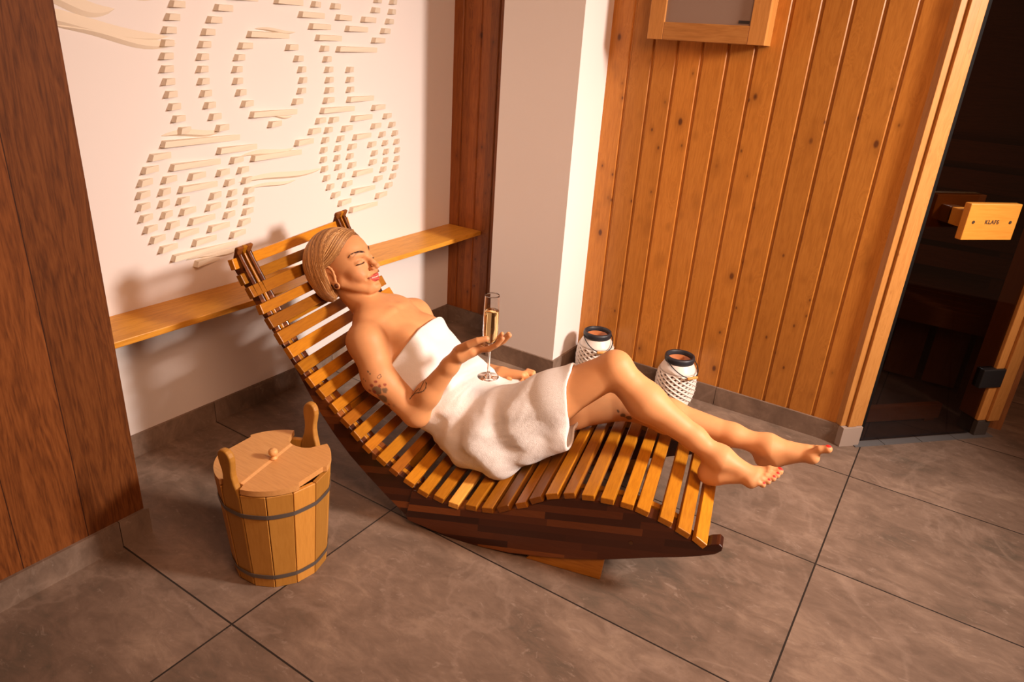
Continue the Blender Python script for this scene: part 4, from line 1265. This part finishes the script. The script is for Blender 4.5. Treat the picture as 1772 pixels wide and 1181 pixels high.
# tattoos
GREEN = (0.055, 0.060, 0.050); DARK = (0.05, 0.04, 0.035); RED = (0.26, 0.035, 0.03)
def blob(c, r, col, soft=0.002, st=1.0, noise=0.0, sd=0):
    d = np.linalg.norm(V - np.array(c), axis=1)
    m = d < r * 2 + 0.01
    mk = np.zeros(len(V)); dd = d[m]
    if noise: dd = dd + fbm(V[m], 260, sd) * noise
    mk[m] = np.clip((r - dd) / soft, 0, 1) * st
    paint(mk, col)
def stroke(pts, w, col, st=1.0):
    for a, b in zip(pts[:-1], pts[1:]):
        d = segdist(V, a, b); paint(np.clip((w - d) / 0.0008, 0, 1) * st, col)
TAT = [((-0.3244, 0.0619, 0.424), 0.017, 'g'), ((-0.3092, 0.0694, 0.3962), 0.016, 'g'), ((-0.3007, 0.069, 0.4262), 0.01, 'g'), ((-0.3391, 0.0569, 0.4386), 0.007, 'r'), ((-0.3277, 0.0616, 0.4528), 0.006, 'r'), ((-0.3155, 0.0641, 0.4408), 0.006, 'r'), ((-0.3323, 0.0617, 0.4183), 0.007, 'r'), ((-0.3478, 0.0609, 0.419), 0.006, 'r'), ((-0.3027, 0.073, 0.4435), 0.006, 'r'), ((-0.3213, 0.0663, 0.4068), 0.005, 'r'), ((-0.2952, 0.0795, 0.3664), 0.008, 'd'), ((-0.2976, 0.0699, 0.3907), 0.012, 'f'), ((-0.3572, 0.069, 0.478), 0.004, 'd'), ((-0.348, 0.0666, 0.4733), 0.0035, 'd'), ((-0.3708, 0.064, 0.4518), 0.003, 'd'), ((-0.361, 0.0608, 0.4495), 0.003, 'd'), ((-0.3732, 0.0642, 0.4413), 0.0025, 'd'), ((-0.3708, 0.0989, 0.5629), 0.0015, 'd'), ((-0.2893, 0.0726, 0.3793), 0.005, 'r'), ((-0.2713, 0.0724, 0.3798), 0.008, 'f'), ((0.3654, 0.3654, 0.3682), 0.006, 'd'), ((0.3813, 0.3679, 0.3562), 0.009, 'd'), ((0.4002, 0.3709, 0.3489), 0.01, 'd')]
for c, r, kind in TAT:
    if kind == 'g': blob(c, r, GREEN, 0.003, 0.72, 0.003, 5)
    if kind == 'r': blob(c, r, RED, 0.002, 0.80, 0.002, 6)
    if kind == 'd': blob(c, r, DARK, 0.0015, 0.80, 0.003, 7)
    if kind == 'f': blob(c, r, GREEN, 0.010, 0.35, 0.004, 8)
for pts, w in [([(-0.2271, 0.1044, 0.4068), (-0.2149, 0.0994, 0.422), (-0.2004, 0.0937, 0.4301), (-0.1907, 0.0934, 0.4344), (-0.1837, 0.0947, 0.4394), (-0.1785, 0.0997, 0.448), (-0.1807, 0.1077, 0.4595), (-0.1945, 0.1241, 0.4606), (-0.1939, 0.1112, 0.4549), (-0.1952, 0.1023, 0.4449), (-0.198, 0.0965, 0.4372)], 0.0014), ([(-0.2306, 0.096, 0.4), (-0.2251, 0.1044, 0.4093), (-0.2117, 0.1007, 0.4301), (-0.2022, 0.101, 0.44)], 0.0013), ([(-0.3245, 0.0703, 0.4691), (-0.3196, 0.0757, 0.4737), (-0.3151, 0.0746, 0.4674), (-0.3197, 0.0685, 0.4613), (-0.3249, 0.0674, 0.4645), (-0.3245, 0.0703, 0.4691)], 0.0009)]:
    stroke([np.array(p) for p in pts], w * 1.5 + 0.0003, DARK, 0.85)

N = NT('skin')
at = N.new('ShaderNodeAttribute', attribute_name='albedo')
N.put(N.b.inputs['Base Color'], at.outputs['Color'])
N.b.inputs['Roughness'].default_value = 0.52; N.b.inputs['Specular IOR Level'].default_value = 0.30
N.b.inputs['Subsurface Weight'].default_value = 0.12; N.b.inputs['Subsurface Radius'].default_value = (1.0, 0.35, 0.18); N.b.inputs['Subsurface Scale'].default_value = 0.012
n_ = N.noise(N.pos(), 700, 3, 0.6)
N.bump(n_, 0.06, 0.001)
mesh_np('body', V, Q, N.m, person, Cc)

# lashes along the closed lids
for s in (1, -1):
    bm = bmesh.new()
    pts = [(0.0890, 0.0165 * s, 0.0095), (0.0905, 0.022 * s, 0.0070), (0.0905, 0.029 * s, 0.0058), (0.0880, 0.037 * s, 0.0062), (0.0825, 0.0435 * s, 0.0080), (0.0765, 0.0480 * s, 0.0095)]
    # drop the line onto the skin
    P = np.array([hw(*p) for p in pts])
    for it in range(6):
        d = BF.eval(P); e = 1e-3
        g = np.stack([(BF.eval(P + np.eye(3)[i] * e) - d) / e for i in range(3)], 1)
        g /= np.linalg.norm(g, axis=1)[:, None] + 1e-9
        P = P - (d - 0.0003)[:, None] * g
    add_tube(bm, [Vector(p) for p in P], [0.0008, 0.0012, 0.0014, 0.0016, 0.0016, 0.0006], 6)
    for q in range(16):
        t = q / 15 * 4.6 + 0.2; i = int(t); fr_ = t - i
        b = P[i] * (1 - fr_) + P[i + 1] * fr_
        o = HF * 0.0040 + HR_ * (0.0028 * s * (0.2 + q / 15)) - HU * 0.0030
        add_tube(bm, [Vector(b), Vector(b + o * 0.6), Vector(b + o + HU * 0.0006)], [0.0006, 0.0005, 0.0002], 4)
    from_bm('eyelashes', bm, plain('lash_brown', (0.02, 0.008, 0.004), 0.6), person, True)

# eyebrows, hair by hair
def on_skin(P, off=0.0003):
    for it in range(5):
        d = BF.eval(P); e = 1e-3
        g = np.stack([(BF.eval(P + np.eye(3)[i] * e) - d) / e for i in range(3)], 1)
        g /= np.linalg.norm(g, axis=1)[:, None] + 1e-9
        P = P - (d - off)[:, None] * g
    return P
M_BROW = plain('brow_brown', (0.045, 0.016, 0.008), 0.6)
for s in (1, -1):
    bp = np.array([(0.0985, 0.013 * s, 0.0375), (0.094, 0.024 * s, 0.0425), (0.083, 0.038 * s, 0.0455), (0.068, 0.052 * s, 0.0415)])
    rb = np.random.RandomState(4); n = 120
    t = rb.uniform(0, 3, n); i = np.minimum(t.astype(int), 2); f_ = (t - i)[:, None]
    A = bp[i] * (1 - f_) + bp[i + 1] * f_
    wdt = np.interp(t, [0, 1, 2, 3], [0.0024, 0.0028, 0.0020, 0.0006])
    A[:, 2] += rb.uniform(-1, 1, n) * wdt
    dirn = bp[i + 1] - bp[i]; dirn /= np.linalg.norm(dirn, axis=1)[:, None]
    dirn[:, 2] += np.interp(t, [0, 1.5, 3], [0.5, 0.1, -0.2])
    roots = on_skin(HO + A @ HM.T); tips = on_skin(HO + (A + dirn * 0.0052) @ HM.T, 0.0006)
    bm = bmesh.new()
    for a_, b_ in zip(roots, tips):
        add_tube(bm, [Vector(a_), Vector((a_ + b_) / 2 + HF * 0.0003), Vector(b_)], [0.00045, 0.0004, 0.00012], 4)
    from_bm('eyebrow', bm, M_BROW, person, True)['kind'] = 'stuff'

# ear plug in the stretched lobe
bm = bmesh.new()
pc = Vector(hw(-0.0005, 0.0790, -0.0315)); ax = Vector(HR_)
rot = ax.to_track_quat('Z', 'Y').to_matrix().to_4x4()
bmesh.ops.create_cone(bm, cap_ends=True, segments=32, radius1=0.0072, radius2=0.0072, depth=0.007, matrix=Matrix.Translation(pc) @ rot)
bmesh.ops.create_cone(bm, cap_ends=True, segments=32, radius1=0.0045, radius2=0.0045, depth=0.0078, matrix=Matrix.Translation(pc) @ rot)
o = from_bm('ear_plug', bm, plain('dark_wood_plug', (0.10, 0.022, 0.010), 0.35), person, True)
o['label'] = 'dark wooden plug in the ear lobe'

# ------------------------------------------------------------------ hair
def hair_base(P, grow=0.0):
    """distance to the outer hair volume (head frame)"""
    h = P
    def E(c, r):
        q = (h - np.array(c)) / np.array(r); k0 = np.linalg.norm(q, axis=1); k1 = np.linalg.norm(q / np.array(r), axis=1) + 1e-9
        return k0 * (k0 - 1) / k1
    def U(a, b, k):
        t = np.clip(0.5 + 0.5 * (a - b) / k, 0, 1); return a * (1 - t) + b * t - k * t * (1 - t)
    d = E((-0.016, 0, 0.048), (0.110, 0.086, 0.094))
    d = U(d, E((-0.050, 0.030, 0.010), (0.072, 0.058, 0.088)), 0.03)
    d = U(d, E((-0.050, -0.030, 0.010), (0.072, 0.058, 0.088)), 0.03)
    d = U(d, E((-0.050, 0.050, -0.038), (0.036, 0.024, 0.042)), 0.025)
    d = U(d, E((-0.050, -0.050, -0.038), (0.036, 0.024, 0.042)), 0.025)
    d = U(d, E((-0.070, 0, -0.040), (0.040, 0.055, 0.042)), 0.03)
    return d - grow
def face_cut(h):
    """positive in front of the hair line"""
    y = np.abs(h[:, 1]); u = h[:, 2]
    line = np.interp(u, [-0.10, -0.055, -0.030, 0.000, 0.026, 0.034, 0.060, 0.090, 0.115, 0.14], [-0.040, -0.036, -0.046, -0.050, -0.040, -0.002, 0.050, 0.074, 0.090, 0.10])
    return h[:, 0] - line + 0.010 * np.sin(h[:, 1] * 40) * 0
def hair_field(P):
    h = hl(P)
    d = hair_base(h)
    # locks: ridges that follow the combing direction
    a = np.arctan2(h[:, 0] + 0.02 + 0.25 * (h[:, 2] - 0.10), np.abs(h[:, 1]) * 0.6 + 0.055 - 0.15 * h[:, 2])
    g = np.sin(a * 34 + 2.0 * np.sin(a * 9) + 6 * h[:, 2]) * 0.0011 + np.sin(a * 80 + 5 * np.sin(a * 13)) * 0.0006
    d = d + g * np.clip(-face_cut(h) / 0.02, 0, 1)
    c = face_cut(h)
    k = 0.012
    t = np.clip(0.5 - 0.5 * (d - c) / k, 0, 1)
    d = d * (1 - t) + c * t + k * t * (1 - t)
    b = -0.078 + 0.25 * np.clip(-h[:, 0] - 0.03, 0, 1) - h[:, 2]
    t = np.clip(0.5 - 0.5 * (d - b) / k, 0, 1)
    d = d * (1 - t) + b * t + k * t * (1 - t)
    return above_slats(P, d, 0.001, 0.01)
HV, HQ = polygonise(hair_field, HO - 0.17, HO + 0.17, 0.0024)
N = NT('hair_mass')
at = N.new('ShaderNodeAttribute', attribute_name='albedo')
N.put(N.b.inputs['Base Color'], at.outputs['Color'])
N.b.inputs['Roughness'].default_value = 0.42; N.b.inputs['Specular IOR Level'].default_value = 0.5
M_HAIR = N.m
hh = hl(HV)
a = np.arctan2(hh[:, 0] + 0.02 + 0.25 * (hh[:, 2] - 0.10), np.abs(hh[:, 1]) * 0.6 + 0.055 - 0.15 * hh[:, 2])
tone = 0.5 + 0.5 * np.sin(a * 34 + 2.0 * np.sin(a * 9) + 6 * hh[:, 2])
hc = A3(0.13, 0.050, 0.016)[None] * (1 - tone[:, None]) + A3(0.34, 0.155, 0.055)[None] * tone[:, None]
hair = mesh_np('hair', HV, HQ, M_HAIR, person, hc)
hair['label'] = 'short blonde bob with darker roots'

# strands combed over the mass
def grad_project(h, off):
    for it in range(5):
        d = hair_base(h); e = 1e-3
        g = np.stack([(hair_base(h + np.eye(3)[i] * e) - d) / e for i in range(3)], 1)
        g /= np.linalg.norm(g, axis=1)[:, None] + 1e-9
        h = h - (d - off[:, None].ravel())[:, None] * g
    return h
def strands(n, side, seed):
    r = np.random.RandomState(seed)
    K = 18
    s = r.uniform(0, 1, n) ** 0.9                        # 0 = front of the parting, 1 = crown/back
    root = np.stack([0.080 - 0.150 * s, -0.022 + r.normal(0, 0.003, n) + 0 * s, 0.135 + 0 * s], 1)
    # end points: front strands sweep behind the ear, back strands fall to the nape
    if side > 0:
        e0 = np.array([-0.046, 0.082, -0.010]); e1 = np.array([-0.033, 0.072, -0.080]); e2 = np.array([-0.100, 0.030, -0.062])
        tuck = s < 0.16
    else:
        e0 = np.array([0.004, -0.080, -0.030]); e1 = np.array([-0.030, -0.080, -0.075]); e2 = np.array([-0.100, -0.030, -0.062])
        tuck = s < 0.0
    tt = np.clip((s - 0.0) / 1.0, 0, 1)
    end = np.where((tt < 0.45)[:, None], e0 + (e1 - e0) * (tt[:, None] / 0.45), e1 + (e2 - e1) * ((tt[:, None] - 0.45) / 0.55))
    end = end + r.normal(0, 0.004, (n, 3))
    mid = (root + end) / 2 + np.stack([-0.010 - 0.02 * s, 0.075 * side * np.ones(n), 0.050 * np.ones(n)], 1)
    t = np.linspace(0, 1, K)
    pts = ((1 - t)[None, :, None] ** 2) * root[:, None] + (2 * t * (1 - t))[None, :, None] * mid[:, None] + (t ** 2)[None, :, None] * end[:, None]
    off = r.uniform(-0.0004, 0.0028, n)[:, None] * np.sin(np.linspace(0.35, 2.9, K))[None]
    flat = pts.reshape(-1, 3)
    flat = grad_project(flat, off.ravel())
    pts = flat.reshape(n, K, 3)
    pts[:, :, 2] += 0
    W = HO + pts @ HM.T
    rad = r.uniform(0.0006, 0.0013, n)[:, None] * np.interp(t, [0, .1, .8, 1], [0.7, 1, 1, 0.25])[None]
    lock = 0.5 + 0.5 * np.sin(s * 46 + 3 * np.sin(s * 11))
    tone = np.clip(0.65 * lock + 0.35 * r.uniform(0, 1, n), 0, 1)
    return W, rad, tone
def strand_mesh(name, sets):
    VV = []; QQ = []; CC = []; base = 0
    for W, rad, tone in sets:
        n, K, _ = W.shape
        T = np.gradient(W, axis=1); T /= np.linalg.norm(T, axis=2)[..., None] + 1e-9
        ref = HO - 0.02 * HF; Nn = W - ref; Nn -= (Nn * T).sum(2)[..., None] * T; Nn /= np.linalg.norm(Nn, axis=2)[..., None] + 1e-9
        Bn = np.cross(T, Nn)
        S = 4
        ring = np.stack([W + (Nn * math.cos(q * math.pi / 2) * 0.7 + Bn * math.sin(q * math.pi / 2) * 1.3) * rad[..., None] for q in range(S)], 2)
        VV.append(ring.reshape(-1, 3))
        idx = np.arange(n * K * S).reshape(n, K, S) + base
        for q in range(S):
            q2 = (q + 1) % S
            QQ.append(np.stack([idx[:, :-1, q], idx[:, :-1, q2], idx[:, 1:, q2], idx[:, 1:, q]], -1).reshape(-1, 4))
        lo = A3(0.17, 0.062, 0.018); hi = A3(0.78, 0.44, 0.17)
        t = np.linspace(0, 1, K)
        k = np.clip(tone[:, None] * 0.95 + np.interp(t, [0, 0.25, 1], [-0.25, 0.1, 0.2])[None], 0, 1)[..., None]
        c = lo * (1 - k) + hi * k
        CC.append(np.repeat(c[:, :, None, :], S, 2).reshape(-1, 3))
        base += n * K * S
    return mesh_np(name, np.concatenate(VV), np.concatenate(QQ), M_HAIR, hair, np.concatenate(CC))
def front_strands(n, seed):
    # the lock that frames the face: along the hair line, then tucked behind the ear
    r = np.random.RandomState(seed); K = 18
    key = np.array([(0.083, -0.030, 0.112), (0.080, 0.010, 0.108), (0.068, 0.046, 0.086), (0.052, 0.064, 0.066), (0.020, 0.077, 0.044), (-0.030, 0.084, 0.030), (-0.050, 0.082, -0.020), (-0.034, 0.072, -0.068)])
    tk = np.linspace(0, 1, len(key)); t = np.linspace(0, 1, K)
    base = np.stack([np.interp(t, tk, key[:, i]) for i in range(3)], 1)
    for _ in range(2): base[1:-1] = (base[:-2] + base[1:-1] * 2 + base[2:]) / 4
    w = r.uniform(0, 1, n) ** 1.2
    sh = np.stack([-0.045 * w, 0 * w, 0.016 * w], 1)
    pts = base[None] + sh[:, None] + r.normal(0, 0.0012, (n, 1, 3))
    off = r.uniform(-0.0005, 0.0022, n)[:, None] * np.ones(K)[None]
    pts = grad_project(pts.reshape(-1, 3), off.ravel()).reshape(n, K, 3)
    W = HO + pts @ HM.T
    rad = r.uniform(0.0007, 0.0013, n)[:, None] * np.interp(t, [0, .1, .8, 1], [0.6, 1, 1, 0.25])[None]
    return W, rad, r.uniform(0, 0.8, n)
so = strand_mesh('strands', [strands(1200, 1, 1), strands(500, -1, 2), front_strands(380, 5)])
so['kind'] = 'stuff'

# ------------------------------------------------------------------ towel
def towel_outer():
    F = Field()
    torso(F, 0.012, 0.06)
    F.cone(HIR, HIR * .45 + KNR * .55, 0.103, 0.090, 0.06)
    F.cone(HIL, HIL * .45 + KNL * .55, 0.100, 0.086, 0.08)
    # cloth spanning between the thighs and down to the slats on the near side
    F.cone(A3(0.00, 0.27, 0.285), A3(0.20, 0.285, 0.365), 0.090, 0.065, 0.06, 'u', (0, 1, 0), 1.3)
    F.cone(A3(-0.12, 0.20, 0.235), A3(0.05, 0.185, 0.215), 0.040, 0.048, 0.05)
    F.cone(A3(0.05, 0.185, 0.222), A3(0.235, 0.215, 0.318), 0.050, 0.040, 0.05)
    F.cone(A3(-0.33, 0.185, 0.395), A3(-0.14, 0.19, 0.255), 0.040, 0.036, 0.03)
    F.cone(A3(-0.250, 0.385, 0.425), A3(-0.130, 0.375, 0.372), 0.062, 0.060, 0.05)
    return F
TF = towel_outer()
TB = Field(); torso(TB); legs(TB)
ZS = np.array([[p[0], p[1]] for p in sorted([(a, b) for a, b, c, d in SLATS] + [(c, d) for a, b, c, d in SLATS])])
def towel_field(P):
    d = TF.eval(P)
    u, v, z = P[:, 0], P[:, 1], P[:, 2]
    # hanging folds: from the hip crease down to the near edge, and small ones across the lap
    w1 = fbm(P, 9, 21) * 0.9
    q1 = (u * 0.82 + z * 0.25 - v * 0.35)
    near = np.clip((0.34 - v) / 0.14, 0, 1) * np.clip((u + 0.22) / 0.10, 0, 1) * np.clip((0.24 - u) / 0.12, 0, 1)
    r1 = np.sin(q1 * 58 + w1 * 2.6) + 0.4 * np.sin(q1 * 23 + w1 * 1.5 + 1.0)
    d = d - near * 0.0056 * r1
    lap = np.exp(-(((u - 0.02) / 0.10) ** 2 + ((z - 0.40) / 0.07) ** 2))
    q2 = u * 0.35 - z * 0.9 + v * 0.35
    d = d - lap * 0.0045 * np.sin(q2 * 85 + w1 * 2.8)
    wrap = np.exp(-((u + 0.16) / 0.09) ** 2)
    d = d - wrap * 0.0035 * np.sin(z * 62 - u * 40 + w1 * 3)
    d = d - fbm(P, 26, 5) * 0.0012
    d = np.minimum(d, TB.eval(P) - 0.0112)
    d = np.abs(d + 0.0052) - 0.0052
    # top edge across the chest
    t = (P - A3(-0.322, 0.30, 0.50)) @ TOPN
    t = t + 0.014 * ((v - 0.30) / 0.12) ** 2 - 0.006
    k = 0.006
    def smax(a, b): h = np.clip(0.5 - 0.5 * (a - b) / k, 0, 1); return a * (1 - h) + b * h + k * h * (1 - h)
    d = smax(d, t)
    hm = (P - A3(0.243, 0.20, 0.42)) @ HEMN + np.clip((v - 0.31) / 0.05, 0, 1) * 0.09 + 0.0025 * np.sin(v * 60 + z * 30)
    d = smax(d, hm)
    return above_slats(P, d, 0.0012, 0.006)
TOPN = A3(-0.80, 0.02, 0.60); TOPN /= np.linalg.norm(TOPN)
HEMN = A3(0.93, 0.0, 0.10); HEMN /= np.linalg.norm(HEMN)
TV, TQ = polygonise(towel_field, (-0.50, 0.04, 0.10), (0.33, 0.58, 0.66), 0.0030)
N = NT('white_terry')
p = N.pos()
n1 = N.noise(p, 520, 3, 0.7); n2 = N.noise(p, 90, 3, 0.6)
N.set(N.mix(N.math('MULTIPLY', n1, 0.22), (0.86, 0.84, 0.83), (0.66, 0.62, 0.60)), 0.95, 0.1)
N.b.inputs['Sheen Weight'].default_value = 0.25
N.bump(N.math('ADD', n1, N.math('MULTIPLY', n2, 0.6)), 0.55, 0.004)
tw = mesh_np('towel', TV, TQ, N.m, person, None, 1)
tw['label'] = 'white terry towel wrapped around the body'

# ================================================================== champagne flute
fl = empty('champagne_flute', P0 + Matrix.Rotation(LR, 3, 'Z') @ Vector((-0.009, 0.1745, 0.4905)), LR)
tag(fl, 'tall champagne flute of sparkling wine held in her raised hand', 'glass')
N = NT('clear_glass'); N.set((1, 1, 1), 0.0, 0.5); N.b.inputs['Transmission Weight'].default_value = 1.0; N.b.inputs['IOR'].default_value = 1.45
M_GLASS = N.m
prof_o = [(0.0, 0.0), (0.0315, 0.0), (0.0325, 0.0012), (0.030, 0.0024), (0.012, 0.0050), (0.0055, 0.0095), (0.0040, 0.020), (0.0036, 0.060), (0.0040, 0.095), (0.0060, 0.104), (0.0120, 0.111), (0.0180, 0.120), (0.0218, 0.132), (0.0232, 0.150), (0.0226, 0.200), (0.02095, 0.2580), (0.0208, 0.2618)]
prof_i = [(0.0204, 0.2622), (0.0200, 0.2617), (0.02012, 0.2580), (0.0218, 0.200), (0.0224, 0.150), (0.0210, 0.133), (0.0172, 0.1215), (0.0110, 0.1130), (0.0, 0.1100)]
bm = bmesh.new(); add_lathe(bm, prof_o + prof_i, (0, 0, 0), 64)
bmesh.ops.remove_doubles(bm, verts=bm.verts[:], dist=1e-6)
from_bm('bowl_and_stem', bm, M_GLASS, fl, True)
N = NT('sparkling_wine'); N.set((1.0, 0.80, 0.40), 0.0, 0.5); N.b.inputs['Transmission Weight'].default_value = 1.0; N.b.inputs['IOR'].default_value = 1.33
wi = [(0.0, 0.1105), (0.0106, 0.1134), (0.0168, 0.1219), (0.0206, 0.1334), (0.0220, 0.150), (0.0214, 0.200), (0.02125, 0.214), (0.0208, 0.2150), (0.0, 0.2146)]
bm = bmesh.new(); add_lathe(bm, wi, (0, 0, 0), 48)
bmesh.ops.remove_doubles(bm, verts=bm.verts[:], dist=1e-6)
from_bm('wine', bm, N.m, fl, True)['label'] = 'pale golden wine'
